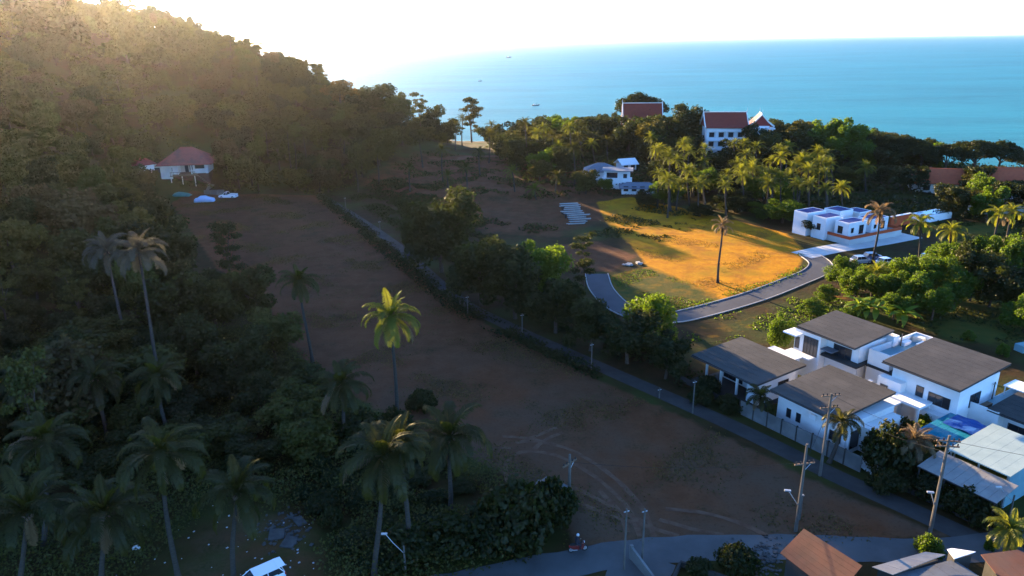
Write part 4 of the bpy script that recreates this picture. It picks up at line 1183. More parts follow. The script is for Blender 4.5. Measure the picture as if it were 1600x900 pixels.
def lamp_post(loc, hgt, arm, label):
    e = empty("street_lamp", loc); tag(e, label, "street lamp", "street lamps")
    MB().tube([(0, 0, -.2), (0, 0, hgt * .5), (0, 0, hgt)], [.11, .09, .07], 7).build("post", M['pole'], e)
    a = MB().tube([(0, 0, hgt * .75), (arm[0] * .6, 0, hgt * .75 + arm[1] * .55), (arm[0], 0, hgt * .75 + arm[1])], .035, 5).build("arm", M['metal'], e)
    MB().loft([[(arm[0] * q - .1 * s, y, hgt * .75 + arm[1] + z) for y, z in ((-.1, 0), (.1, 0), (.08, .1), (-.08, .1))] for q, s in ((.9, 0), (1.12, 0), (1.25, 0))]).build("lamp_head", M['metal'], a)
lamp_post(G(634, 900), 3.0, (-1.4, 1.9), "street lamp on a slanting arm below the large dark palm")
lamp_post(G(1576, 812), 2.6, (-1.5, 1.5), "street lamp with slanting arm by the lean-to roof")
def thin_post(u, vb, vt, label, m='pole', extra=False):
    b = G(u, vb); t = AT(u, vt, b.y); hh = t.z - b.z
    e = empty("thin_post", b); tag(e, label, "post", "thin concrete posts")
    MB().tube([(0, 0, -.2), (0, 0, hh)], [.09, .07], 6).build("shaft", M[m], e)
    MB().box(0, 0, hh - .3, .5, .07, .07, rz=.4).build("bracket", M['metal'], e)
for u, vb, vt, lab in ((975,890,795,"thin post at the road, first of the close pair"),(1003,880,795,"thin post at the road, second of the close pair"),(924,578,536,"pale post at the lane opposite the driveway bend"),(1082,646,594,"pale post at the lane by the porch villa"),
    (816,524,490,"pale post in the dark stretch of the lane hedge"),(541,334,308,"white post at the upper lane"),(594,362,345,"short post further down the upper lane"),(1343,588,540,"white mast between the villas"),(1541,662,597,"grey mast at the corner of the large villa's terrace"),(731,492,462,"post lost in the lane hedge shade"),(1030,622,606,"short stump post at the lane edge of the lot")):
    thin_post(u, vb, vt, lab)
def cable(a, b, sag, label):
    pts = [a.lerp(b, t) - Vector((0, 0, sag * 4 * t * (1 - t))) for t in np.linspace(0, 1, 14)]
    tag(MB().tube(pts, .018, 3).build("power_cable", M['black']), label, "cable", "cables between the poles")
up = lambda p, z: Vector((p.x, p.y, z))
for dz, nm in ((8.9, "upper"), (7.7, "lower")):
    cable(up(P2, dz + .2), up(P3, dz + .5), .5, f"{nm} cable from the villa wall pole to the orange-lit pole")
cable(up(P1, 7.1), up(P4, 5.4), .6, "cable from the slim power pole to the short dark pole")
cable(up(P1, 7.1), up(P2, 7.8), .3, "cable from the slim power pole to the villa wall pole")
cable(up(P3, 9.3), Vector((70, 42, 9.5)), .6, "cable leaving the orange-lit pole towards the right edge")

# ------------------------------------------------------------------ vehicles
def car(loc, rz, label, paint='car_white', kind='hatch', L=4.2, Wd=1.74, Hh=1.48, group="parked cars", name="parked_car"):
    e = empty(name, loc, rz); tag(e, label, "car" if kind != 'pickup' else "pickup truck", group)
    hw = Wd / 2
    def sec(x, zl, zh, w, wt): return [(x, -w, zl), (x, w, zl), (x, w * 1.0, zl + (zh - zl) * .55), (x, wt, zh), (x, -wt, zh), (x, -w, zl + (zh - zl) * .55)]
    bh = .92
    xs = [(-L / 2, .38, .78, .80), (-L / 2 + .12, .26, .92, .93), (-L * .3, .22, .96, 1.0), (0, .22, .95, 1.0), (L * .22, .22, .93, 1.0), (L * .40, .24, .82, .96), (L / 2 - .06, .3, .68, .84), (L / 2, .4, .58, .74)]
    MB().loft([sec(x, zl, zh, hw * w, hw * w * .93) for x, zl, zh, w in xs]).build("body", M[paint], e, smooth_=False)
    if kind == 'pickup':
        c0, c1 = -.15, L * .24
    elif kind == 'sedan': c0, c1 = -L * .40, L * .22
    else: c0, c1 = -L * .47, L * .24
    tl, tr_ = c0 + (.35 if kind != 'pickup' else .2), c1 - .75
    cab = MB().loft([[(x, -w, z), (x, w, z), (x, w * .82, z2), (x, -w * .82, z2)] for x, w, z, z2 in ((c0, hw * .93, .9, .93), (tl, hw * .93, .9, Hh), (tr_, hw * .93, .9, Hh), (c1, hw * .93, .88, .92))]).build("cabin", M['glass'], e)
    MB().slab([(tl - .06, -hw * .78, Hh + .025), (tr_ + .06, -hw * .78, Hh + .025), (tr_ + .06, hw * .78, Hh + .025), (tl - .06, hw * .78, Hh + .025)], .05).build("roof", M[paint], e)
    for s in (-1, 1):
        for (xa, za, xb, zb_) in ((c0 + .02, .93, tl, Hh), (c1 - .02, .93, tr_, Hh), ((tl + tr_) / 2, .93, (tl + tr_) / 2, Hh)):
            MB().tube([(xa, s * hw * .925, za), (xb, s * hw * .775, zb_)], .04, 4).build("pillar", M[paint], cab)
        MB().box(c1 - .5, s * (hw + .07), .95, .16, .16, .12).build("mirror", M[paint], e)
        MB().box(L / 2 - .1, s * hw * .62, .56, .12, .36, .14).build("headlight", M['light_clear'], e)
        MB().box(-L / 2 + .05, s * hw * .74, .62, .1, .26, .2).build("tail_light", M['light_red'], e)
        for x in (-L * .3, L * .31):
            w = MB().tube([(x, s * (hw - .16), .32), (x, s * (hw + .02), .32)], .32, 14).build("wheel", M['black'], e)
            MB().tube([(x, s * (hw + .02), .32), (x, s * (hw + .035), .32)], .19, 10).build("rim", M['metal'], w)
    if kind == 'hatch':
        MB().slab([(c0 - .2, -hw * .72, Hh + .03), (tl + .05, -hw * .76, Hh + .06), (tl + .05, hw * .76, Hh + .06), (c0 - .2, hw * .72, Hh + .03)], .05).build("spoiler", M[paint], e)
    if kind == 'pickup':
        x0, x1 = -L / 2 + .06, -.3
        MB().box((x0 + x1) / 2, 0, .93, x1 - x0, Wd * .74, .03).build("load_bed", M['black'], e)
        for s in (-1, 1): MB().box((x0 + x1) / 2, s * hw * .86, .92, x1 - x0, .1, .26).build("bed_side", M[paint], e)
        MB().box(x0, 0, .90, .08, Wd * .8, .28).build("tailgate", M[paint], e)
    return e
c0 = G(404, 916, 0)
car((c0.x, c0.y, 0), radians(218), "white hatchback with spoiler half out of the bottom edge in the clearing", Hh=1.4)
c1 = G(357, 309, 0)
car((c1.x, c1.y, 0), radians(176), "white pickup truck parked below the hill house", kind='pickup', L=5.3, Wd=1.85, Hh=1.75, name="pickup_truck")
c2 = G(320, 315, 0)
e = empty("covered_car", (c2.x, c2.y, 0), radians(8)); tag(e, "car under a pale blue fitted cover next to the white pickup", "covered car", "covered cars")
def cover(e, m, L=4.6, W=1.9, H=1.6):
    S_ = []
    for x, z, w in ((-.5, .55, .72), (-.46, .95, .9), (-.38, 1.0, 1.0), (-.22, 1.55, .97), (.05, 1.6, .96), (.2, 1.2, 1.0), (.36, .98, 1.0), (.47, .8, .88), (.5, .45, .7)):
        S_.append([(x * L, -W / 2 * w * 1.04, .06), (x * L, -W / 2 * w, z * .6), (x * L, -W / 2 * w * .78, z), (x * L, W / 2 * w * .78, z), (x * L, W / 2 * w, z * .6), (x * L, W / 2 * w * 1.04, .06)])
    MB().loft(S_).build("cover", M[m], e, smooth_=True)
    for s in (-1, 1):
        for x in (-.3, .31): MB().tube([(x * L, s * (W / 2 - .2), .3), (x * L, s * (W / 2 - .02), .3)], .3, 12).build("wheel", M['black'], e)
cover(e, 'tarp_pale', 5.4, 2.3)
c3 = G(864, 774, 0)
e = empty("covered_car", (c3.x, c3.y, 0), radians(-24)); tag(e, "dark car under a grey-green cover tucked behind the roadside bush", "covered car", "covered cars")
cover(e, 'tarp_grey', 3.9, 1.7)
for i, (u, v, rz, pt, lab) in enumerate(((1345,411,12,'car_silver',"silver car parked below the pale road, nearest the brownish palm"),(1363,406,8,'car_blue',"dark blue car parked between the silver and white ones"),(1385,414,15,'car_white',"white car parked below the pale road beside the lit palm"),(1452,408,10,'car_white',"white car parked beyond the lit palm by the orange bush"))):
    p = G(u, v, 0); car((p.x, p.y, 0.02), radians(rz), lab, paint=pt, kind='sedan')

# ------------------------------------------------------------------ motorbike and rider
mp = G(903, 862, 0); mz = .03; MA = radians(12)
e = empty("motorbike", (mp.x, mp.y, mz), MA); tag(e, "dark red motorbike riding along the road past the bushes", "motorbike")
def torus(b, c, R, r, n=18, k=6):
    secs = []
    for i in range(n + 1):
        a = 2 * pi * i / n
        secs.append([(c[0] + (R + r * cos(2 * pi * j / k)) * cos(a), c[1] + r * sin(2 * pi * j / k), c[2] + (R + r * cos(2 * pi * j / k)) * sin(a)) for j in range(k)])
    b.loft(secs, cap=False)
for x in (-.62, .62):
    b = MB(); torus(b, (x, 0, .29), .24, .05); w = b.build("wheel", M['black'], e)
    MB().tube([(x, -.03, .29), (x, .03, .29)], .18, 12).build("rim", M['metal'], w)
MB().loft([[(x, -w, z0), (x, w, z0), (x, w * .7, z1), (x, -w * .7, z1)] for x, w, z0, z1 in ((-.75, .08, .55, .72), (-.4, .16, .35, .78), (0, .13, .28, .60), (.22, .16, .30, .55), (.42, .18, .34, .95), (.52, .12, .5, 1.0))]).build("fairing", M['bike_red'], e)
MB().loft([[(x, -w, .76), (x, w, .76), (x, w * .8, z), (x, -w * .8, z)] for x, w, z in ((-.72, .1, .84), (-.4, .15, .87), (0, .12, .82))]).build("seat", M['black'], e)
MB().tube([(.62, 0, .29), (.5, 0, .7), (.42, 0, 1.0)], .035, 6).build("fork", M['metal'], e)
hb_ = MB().tube([(.30, -.34, 1.02), (.40, -.15, 1.0), (.40, .15, 1.0), (.30, .34, 1.02)], .02, 5).build("handlebar", M['black'], e)
MB().box(.54, 0, .86, .08, .16, .12).build("headlight", M['light_clear'], e); MB().box(-.78, 0, .62, .06, .16, .08).build("tail_light", M['light_red'], e)
MB().tube([(-.1, -.16, .28), (-.7, -.18, .36)], [.04, .055], 7).build("exhaust", M['metal'], e)

def skin_body(name, joints, edges, mat_, parent):
    me = bpy.data.meshes.new(name)
    me.from_pydata([j[0] for j in joints], edges, [])
    o = link(name, me, parent)
    sk = o.modifiers.new("skin", 'SKIN')
    for i, j in enumerate(joints):
        me.skin_vertices[0].data[i].radius = (j[1], j[1]); me.skin_vertices[0].data[i].use_root = (i == 0)
    sk.use_smooth_shade = True
    su = o.modifiers.new("sub", 'SUBSURF'); su.levels = 1; su.render_levels = 1
    me.materials.append(mat_)
    return o
e = empty("person", (mp.x, mp.y, mz), MA); tag(e, "person in dark clothes and pale helmet sitting on the motorbike, hands on the handlebar", "person")
J = [((-.18, 0, .92), .15), ((-.15, 0, 1.12), .14), ((-.10, 0, 1.32), .16), ((-.06, 0, 1.46), .07), ((-.03, 0, 1.56), .065),
     ((-.10, .2, 1.40), .065), ((.06, .29, 1.16), .05), ((.28, .31, 1.06), .035), ((-.10, -.2, 1.40), .065), ((.06, -.29, 1.16), .05), ((.28, -.31, 1.06), .035),
     ((-.12, .12, .88), .10), ((.22, .17, .78), .075), ((.12, .17, .38), .05), ((.24, .17, .30), .04),
     ((-.12, -.12, .88), .10), ((.22, -.17, .78), .075), ((.12, -.17, .38), .05), ((.24, -.17, .30), .04)]
E_ = [(0, 1), (1, 2), (2, 3), (3, 4), (2, 5), (5, 6), (6, 7), (2, 8), (8, 9), (9, 10), (0, 11), (11, 12), (12, 13), (13, 14), (0, 15), (15, 16), (16, 17), (17, 18)]
body = skin_body("body", J, E_, M['shirt_dark'], e)
hd = MB()
hd.loft([[(-.01 + rx * cos(2 * pi * k / 10), ry * sin(2 * pi * k / 10), z) for k in range(10)] for z, rx, ry in ((1.53, .05, .045), (1.57, .085, .07), (1.64, .10, .08), (1.72, .10, .085), (1.79, .07, .06))])
hd.build("head", M['skin'], e, smooth_=True)
MB().tube([(.085, 0, 1.63), (.115, 0, 1.615), (.085, 0, 1.60)], [.012, .018, .01], 5).build("nose", M['skin'], e)
hel = MB(); hel.loft([[(-.03 + rx * cos(2 * pi * k / 12), ry * sin(2 * pi * k / 12), z) for k in range(12)] for z, rx, ry in ((1.66, .125, .115), (1.72, .135, .125), (1.79, .115, .105), (1.84, .06, .055))]); hel.build("helmet", M['helmet'], e, smooth_=True)
for s in (-1, 1):
    hand = MB(); hand.box(.31, s * .31, 1.015, .09, .085, .035)
    ho = hand.build("hand", M['skin'], e)
    for k in range(4): MB().tube([(.35, s * .31 + (k - 1.5) * .021, 1.035), (.375, s * .31 + (k - 1.5) * .021, 1.015), (.365, s * .31 + (k - 1.5) * .021, .99)], [.010, .009, .008], 5).build("finger", M['skin'], ho)
    MB().tube([(.30, s * .262, 1.03), (.33, s * .25, 1.005), (.345, s * .255, .99)], [.011, .010, .008], 5).build("thumb", M['skin'], ho)

# ------------------------------------------------------------------ stacked beams in the field, boats, rubble
bp0 = G(888, 352); bp1 = G(932, 349)
sa = atan2(bp1.y - bp0.y, bp1.x - bp0.x)
e = empty("beam_stack", (bp0.x, bp0.y, h(bp0.x, bp0.y)), sa); tag(e, "stepped stack of long pale concrete beams at the top of the field", "beams")
g4 = random.Random(4)
for r_ in range(11):
    y = r_ * 1.15; z = .15 + r_ * .24
    x0 = g4.uniform(-.6, .6) + r_ * .15; ln = g4.uniform(4.6, 6.2)
    for k in range(2):
        MB().box(x0 + ln / 2 + g4.uniform(-.3, .3), y + k * .34, z + k * .05, ln * g4.uniform(.8, 1.0), .17, .17, rz=-.10 + g4.uniform(-.03, .03)).build("beam", M['kerb'], e)
    for q in (.2, .8): MB().box(x0 + ln * q, y + .17, -.4, .16, .5, z + .38).build("bearer", M['concrete_dark'], e)
p = G(948, 343); 
def boat(u, v, L, label):
    p = G(u, v, -5.0); e = empty("fishing_boat", (p.x, p.y, -5.15), .12); tag(e, label, "boat", "boats on the sea")
    MB().loft([[(x * L, -w * L, z1 * L), (x * L, -w * L * .5, z0 * L), (x * L, w * L * .5, z0 * L), (x * L, w * L, z1 * L)] for x, w, z0, z1 in ((-.5, .10, .02, .14), (-.3, .15, 0, .11), (.1, .16, 0, .11), (.38, .09, .02, .16), (.52, .01, .12, .23))]).build("hull", M['hull'], e)
    MB().box(-.18 * L, 0, .10 * L, .26 * L, .18 * L, .14 * L).build("cabin", M['white'], e)
    MB().box(-.18 * L, 0, .24 * L, .32 * L, .22 * L, .02 * L).build("roof", M['sheet_dark'], e)
    MB().tube([(.12 * L, 0, .08 * L), (.12 * L, 0, .42 * L)], .012 * L, 5).build("mast", M['frame_dark'], e)
    MB().tube([(.12 * L, 0, .38 * L), (.45 * L, 0, .24 * L)], .006 * L, 4).build("boom", M['frame_dark'], e)
boat(837, 165, 5.5, "nearest fishing boat, low and dark on the pale water")
boat(750, 127, 5.0, "small boat further out between the other two")
boat(795, 90, 14.0, "farthest fishing boat close under the horizon")
def rubble(name, u, v, ru, rv, n, smin, smax, m, seed):
    g = random.Random(seed); b = MB()
    for _ in range(n):
        p = G(u + g.gauss(0, ru), v + g.gauss(0, rv), 0); s = g.uniform(smin, smax)
        b.box(p.x, p.y, -.02, s * g.uniform(.6, 1.4), s * g.uniform(.6, 1.4), s * g.uniform(.2, .7), rz=g.uniform(0, 3), rx=g.uniform(-.3, .3))
    tag(b.build(name, M[m]), kind='stuff')
rubble("rubble", 1190, 872, 18, 14, 260, .06, .28, 'rubble', 1)
rubble("litter", 320, 850, 90, 34, 50, .05, .16, 'litter', 2)
rubble("litter", 470, 850, 60, 40, 28, .05, .15, 'litter', 3)
rubble("gravel", 440, 830, 26, 16, 160, .06, .24, 'rubble', 4)
for i, (u, v, w, lab) in enumerate(((452,848,.7,"broken concrete slab lying behind the white car"),(432,836,.8,"larger broken concrete slab in the clearing"),(468,815,.5,"small concrete slab at the clearing's edge"))):
    p = G(u, v, 0); e = empty("broken_slab", (p.x, p.y, 0), .4 * i); tag(e, lab, "slab", "broken slabs in the clearing")
    MB().slab([(-w, -.6, .12), (w * .7, -.8, .08), (w, .5, .14), (-w * .6, .9, .2)], .12).build("slab", M['rubble'], e); MB().box(-w * .3, 1.1, 0, .5, .35, .16, rz=.5).build("fragment", M['rubble'], e)
p = G(213, 857, 0); e = empty("plastic_sack", (p.x, p.y, 0)); tag(e, "white plastic sack lying under the grove palms", "sack")
MB().loft([[(x, y, z) for y, z in ((-w, .02), (-w * .8, hh * .7), (0, hh), (w * .8, hh * .7), (w, .02))] for x, w, hh in ((-.35, .1, .1), (-.2, .25, .26), (.1, .28, .3), (.3, .16, .16), (.4, .05, .08))]).build("sack_body", M['white_clean'], e, smooth_=True)
for u, v, lab, w in ((1085 - 200, 416, "whitish sheet of cleared ground debris by the driveway end", 4.0), (838, 412, "white tarpaulin patch under the fresh green tree", 2.6), (988, 414, "pale stone pile at the near edge of the field", 2.0)):
    p = G(u, v, 0); e = empty("debris_pile", (p.x, p.y, 0), .2); tag(e, lab, "debris")
    g = random.Random(u)
    for k in range(7): MB().box(g.uniform(-w, w), g.uniform(-.7, .7), 0, g.uniform(.5, 1.4), g.uniform(.4, .9), g.uniform(.15, .4), rz=g.uniform(0, 3)).build("chunk", M['kerb'], e)
# ------------------------------------------------------------------ the wooded hillside
def scatter(poly, step, seed, keep=lambda x, y: True):
    g = random.Random(seed)
    P = np.array(poly, float)
    x0, y0 = P.min(0); x1, y1 = P.max(0)
    out = []; cell = {}
    for _ in range(int((x1 - x0) * (y1 - y0) / step ** 2 * 12)):
        out.append((g.uniform(x0, x1), g.uniform(y0, y1)))
    A = np.array(out)
    ok = poly_signed(A[:, 0], A[:, 1], P) < 0
    res = []
    for (x, y) in A[ok]:
        c = (int(x // step), int(y // step))
        if any((x - qx) ** 2 + (y - qy) ** 2 < step * step for i in (-1, 0, 1) for j in (-1, 0, 1) for qx, qy in cell.get((c[0] + i, c[1] + j), ())):
            continue
        if not keep(x, y): continue
        cell.setdefault(c, []).append((x, y)); res.append((x, y))
    return res
HILL = [(-46,62),(-40,84),(-50,112),(-69,142),(-99,192),(-103,202),(-92,214),(-56,211),(-46,222),(-38,255),(-22,296),(-30,318),(-80,338),(-160,345),(-270,320),(-290,150),(-180,60),(-95,38)]
def in_frame(x, y, m=90):
    z = h(x, y) + 5
    u, v = pix(x, y, z)
    return -m < u < 1600 + m and -m - 30 < v < 900 + m
def hill_keep(x, y):
    if not in_frame(x, y): return False
    u, v = pix(x, y, h(x, y))
    if (238 < u < 350 and 222 < v < 330) or (195 < u < 345 and 268 < v < 325): return False            # the house and its yard
    return True
spots = [(x, y, h(x, y)) for x, y in scatter(HILL, 7.3, 5, hill_keep)]
def lit_side(x, y, z):
    u, v = pix(x, y, z + 8)
    return u, v
spots.sort(key=lambda p: hypot(p[0], p[1]))
ZONES = (
    ("crowded tree of the lower slope beside the two tall pale-trunked palms", "lower slope trees by the tall palms"),
    ("tree of the shaded wood between the palms and the red-roofed house", "shaded wood below the house"),
    ("hazy tree on the slope above the red-roofed house", "slope trees above the house"),
    ("tree on the hill's descending ridge towards the sea", "ridge trees towards the sea"),
    ("sun-hazed tree high on the wooded hill", "high hill trees"))
far_wood = []
nh = 0
for i, (x, y, z) in enumerate(spots):
    u, v = pix(x, y, z + 5)
    r = rnd.random()
    dist = hypot(x, y)
    zone = 0 if dist < 128 else 1 if v > 262 and u < 330 else 3 if u > 380 else 2 if v > 120 else 4
    w = rnd.uniform(7.5, 12.5); hg = rnd.uniform(5.5, 11.8)
    if dist < 150: w *= .9
    if x > -72 and y > 255: hg *= .72
    elif -142 < x < -104 and 250 < y < 300: hg *= .72
    if nh >= 292:
        far_wood.append((x, y, z, w, hg)); continue
    if r < .12: key, hg, w, tone = 'tall', hg * 1.45, w * .75, "slender "
    elif r < .30: key, tone = 'far_dark' if dist > 140 else 'dark', "dark "
    elif r < .42: key, tone = 'hill_green', "fresh green "
    elif r < .48: key, tone = 'hill_sere', "brownish "
    else: key, tone = 'far_forest' if dist > 140 else 'forest', "olive "
    w *= rnd.uniform(.85, 1.2)
    plant("hillside_tree", key, (x, y, z - .2), w, hg, tone + ZONES[zone][0], "tree", ZONES[zone][1], seed=i)
    nh += 1
if far_wood:
    Vs = []
    gsd = np.random.default_rng(3)
    for i, (x, y, z, w, hg) in enumerate(far_wood):
        L = make_lobes(500 + i % 6, 8.0, 1.2, 9.0, 'round')
        V = crown_arrays(600 + i, L, 900, .95)
        a = rnd.uniform(0, 6.28)
        R = np.array([[cos(a), -sin(a), 0], [sin(a), cos(a), 0], [0, 0, 1]])
        Vs.append((V @ R.T) * np.array([w / 8, w / 8, hg / 9]) + np.array([x, y, z]))
    V = np.concatenate(Vs)
    tag(link("forest_canopy", np_mesh("forest_canopy", V, np.arange(len(V)).reshape(-1, 4), M['leaf_forest'])), kind='stuff')

# low growth: clumps of leaves over the ground (uncountable)
def undergrowth(name, poly, density, size, hmax, m, seed, keep=None, patch=.0):
    g = np.random.default_rng(seed)
    P = np.array(poly, float)
    x0, y0 = P.min(0); x1, y1 = P.max(0)
    n = int((x1 - x0) * (y1 - y0) * density)
    x = g.uniform(x0, x1, n); y = g.uniform(y0, y1, n)
    q = np.sin(x * .33 + 2 * np.sin(y * .21)) + np.sin(y * .41 + 1.7 * np.sin(x * .19)) + .8 * np.sin(x * .9) * np.sin(y * .8)
    ok = (poly_signed(x, y, P) < g.uniform(-1.5, .8, n)) & (q > patch)
    if keep is not None: ok &= keep(x, y)
    x, y, q = x[ok], y[ok], q[ok]; n = len(x)
    z = hts(x, y) + g.random(n) ** 1.5 * hmax * np.clip(.35 + .35 * (q - patch), .25, 1.2)
    nr = g.normal(size=(n, 3)); nr[:, 2] = np.abs(nr[:, 2]) + .5
    nr /= np.linalg.norm(nr, axis=1)[:, None]
    t = np.cross(nr, g.normal(size=(n, 3))); t /= np.linalg.norm(t, axis=1)[:, None]
    b = np.cross(nr, t); s = (size * g.uniform(.5, 1.4, n))[:, None]
    C = np.stack([x, y, z], -1)
    V = np.stack([C - t * s * .6, C + b * s * .4, C + t * s * .6 + [0, 0, .02], C - b * s * .4], 1).reshape(-1, 3)
    return tag(link(name, np_mesh(name, V, np.arange(len(V)).reshape(-1, 4), M[m])), kind='stuff')
undergrowth("undergrowth", HILL, 3.2, .75, 2.2, 'leaf_forest', 1)
PALMFLOOR = [tuple(G(u, v, 0).xy) for u, v in ((0,560),(250,520),(420,500),(470,560),(560,640),(690,700),(800,745),(880,800),(890,850),(740,895),(640,930),(520,930),(480,800),(330,790),(260,860),(200,930),(0,930),(-60,930),(-60,560))]
undergrowth("undergrowth", PALMFLOOR, 48.0, .21, 1.9, 'leaf_forest', 2, patch=-1.2)
STRIP_L = [tuple(G(u, v, 0).xy) for u, v in ((490,306),(506,306),(560,345),(640,408),(720,475),(830,528),(940,582),(930,594),(810,541),(705,488),(625,420),(548,355))]
undergrowth("verge_weeds", STRIP_L, 34.0, .34, 1.3, 'leaf_dark', 3, patch=-1.2)
STRIP_R = [tuple(G(u, v, 0).xy) for u, v in ((545,310),(600,345),(680,400),(760,460),(830,500),(940,555),(1060,600),(1150,640),(1060,560),(1050,520),(950,490),(900,450),(820,430),(760,350),(690,300),(600,280))]
undergrowth("undergrowth", STRIP_R, 12.0, .42, .9, 'leaf_dark', 4, patch=-.4)
undergrowth("lot_weeds", LOT, 26.0, .16, .10, 'leaf_rust', 11, patch=1.05)
undergrowth("lot_weeds", LOT, 7.0, .15, .12, 'leaf_forest', 12, patch=.2)
VERGE = [tuple(G(u, v, 0).xy) for u, v in ((1062,486),(1130,468),(1200,446),(1248,428),(1262,400),(1250,396),(1240,420),(1196,440),(1125,462),(1060,480))]
undergrowth("verge_grass", VERGE, 26.0, .24, .3, 'leaf_bright', 13, patch=-.8)
undergrowth("lawn_grass", LAWN, 12.0, .2, .16, 'leaf_bright', 14, patch=.3)
undergrowth("orchard_weeds", ORCH + [(60, 200), (30, 150)], 5.0, .5, .7, 'leaf_forest', 5, patch=.1)
undergrowth("field_weeds", FIELD, 8.0, .18, .10, 'leaf_rust', 6, patch=.9)
undergrowth("bank_grass", BANK, 12.0, .28, .35, 'leaf_bright', 7, patch=.1)
undergrowth("rough_grass", RIGHT, 7.0, .34, .5, 'leaf_dark', 8, patch=-.6)
COAST = [(5,215),(-10,300),(20,340),(60,340),(120,320),(185,262),(210,200),(160,150),(125,160),(95,175),(60,190),(40,205)]
undergrowth("undergrowth", COAST, 2.2, .8, 1.8, 'leaf_dark', 9, patch=-1.2)

# ------------------------------------------------------------------ trees that stand out on the ridge
for i, (u, v, y, w, key, lab) in enumerate((
    (352, 55, 283, 60, 'tall', "dark open-crowned tree breaking the ridge line above the house"),
    (388, 75, 284, 46, 'hill_green', "gold-edged backlit tree on the ridge beside the open-crowned tree"),
    (425, 92, 284, 60, 'far_dark', "bushy dark tree on the ridge where the sea begins"),
    (462, 98, 286, 58, 'far_forest', "broad olive tree next to the thin twiggy tree on the ridge"),
    (496, 100, 287, 26, 'tall', "thin twiggy tree standing up from the ridge against the sea"),
    (528, 124, 288, 60, 'rust', "rust-tinged rounded tree on the ridge against the sea"),
    (580, 135, 290, 80, 'far_dark', "large dark rounded tree at the step of the ridge"),
    (622, 142, 292, 50, 'hill_green', "yellowish tree after the large dark one on the ridge"),
    (655, 146, 294, 34, 'tall', "feathery tall tree near the low end of the ridge"),
    (672, 168, 296, 40, 'far_dark', "dark tree at the low end of the ridge"),
    (698, 186, 298, 46, 'far_dark', "last dark tree of the ridge before the open shore"),
    (735, 152, 330, 42, 'tall', "lone tall tree with open tufts against the pale sea"),
    (240, 34, 268, 70, 'far_forest', "rounded tree with a gold rim on the upper ridge"),
    (300, 45, 275, 66, 'far_forest', "wide tree on the upper ridge before the gap"),
    (185, 12, 262, 60, 'far_forest', "feathery tree near the top of the hill"),
    (60, -40, 250, 120, 'far_forest', "large hazy tree at the very top of the hill"))):
    tree_px(key, u, v, y, w, lab, group="ridge trees", name="ridge_tree", seed=i)

# ------------------------------------------------------------------ trees beside the lane, the lot and the drive
for i, (key, u, vb, w, hh, lab, nm) in enumerate((
    ('dark', 690, 425, 116, 112, "big dark dense tree beside the upper lane", "lane_tree"),
    ('dark', 752, 478, 110, 98, "dark rounded tree next below the big lane tree", "lane_tree"),
    ('dark', 805, 498, 110, 90, "dark wide tree between the lane and the small yard", "lane_tree"),
    ('bright', 842, 470, 86, 84, "tree with a fresh green crown above the dark lane trees", "lane_tree"),
    ('dark', 868, 520, 100, 78, "dark tree where the lane hedge passes the driveway end", "lane_tree"),
    ('dark', 922, 548, 92, 70, "dark bushy tree just above the concrete lane post", "lane_tree"),
    ('dark', 980, 568, 104, 74, "dark spreading tree in front of the driveway bend", "lane_tree"),
    ('bright', 1012, 548, 96, 92, "yellow-green leafy tree hiding the driveway bend", "lane_tree"),
    ('dark', 1040, 592, 84, 66, "dark tree at the corner of the low grey-roofed villa", "lane_tree"),
    ('tall_fine', 912, 447, 46, 74, "small upright tree alone at the driveway end", "driveway_tree"),
    ('dark', 655, 380, 60, 60, "low dark tree at the shoulder of the big lane tree", "lane_tree"),
    ('tall_fine', 360, 440, 58, 84, "slender layered tree at the forest edge over the dirt lot", "edge_tree"),
    ('forest', 395, 500, 84, 70, "rounded olive tree bulging into the dirt lot", "edge_tree"),
    ('forest', 430, 560, 90, 70, "broad dim tree at the forest edge below the bulging one", "edge_tree"),
    ('forest', 340, 520, 90, 76, "dim tree behind the bulging forest edge", "edge_tree"),
    ('dark', 385, 610, 110, 80, "dark tree at the lower end of the forest edge", "edge_tree"),
    ('forest', 212, 306, 44, 40, "olive tree hiding the foot of the red-roofed annex", "edge_tree"),
    ('forest', 190, 300, 40, 44, "olive tree beside the red-roofed annex", "edge_tree"),
    ('dark', 310, 590, 100, 80, "dark tree under the second tall palm", "edge_tree"),
    ('bright', 1213, 556, 44, 62, "small sunlit tree at the white corner of the rear villa", "garden_tree"),
    ('bright', 944, 300, 26, 18, "small rounded bush in front of the pale house", "orchard_tree"),
    ('far_forest', 915, 303, 46, 32, "olive rounded tree in front of the pale house with the blue roof", "orchard_tree"),
    )):
    bush_px(key, u, vb, w, hh, lab, group="trees by the lot and lane", name=nm, cat="tree", seed=i)
GROVE = [tuple(G(u, v, 0).xy) for u, v in ((-70,560),(120,540),(300,560),(470,600),(520,660),(480,740),(400,770),(300,760),(200,760),(60,800),(-70,860))]
for i, (x, y) in enumerate(scatter(GROVE, 5.0, 31, lambda x, y: in_frame(x, y, 60))):
    u, v = pix(x, y, 0)
    wh = "beside the left edge" if u < 120 else "between the dim palms" if v < 660 else "under the palm crowns by the clearing"
    plant("grove_tree", 'forest' if i % 3 == 0 else 'dark', (x, y, h(x, y) - .2), rnd.uniform(5.0, 7.8), rnd.uniform(3.2, 6.4), ("olive" if i % 3 == 0 else "dark") + " low tree of the shaded grove " + wh, "tree", "low grove trees " + wh, seed=i + 700)
SHRUBS = [tuple(G(u, v, 0).xy) for u, v in ((440,720),(540,690),(620,690),(700,720),(780,770),(830,830),(740,880),(660,900),(560,900),(500,820))]
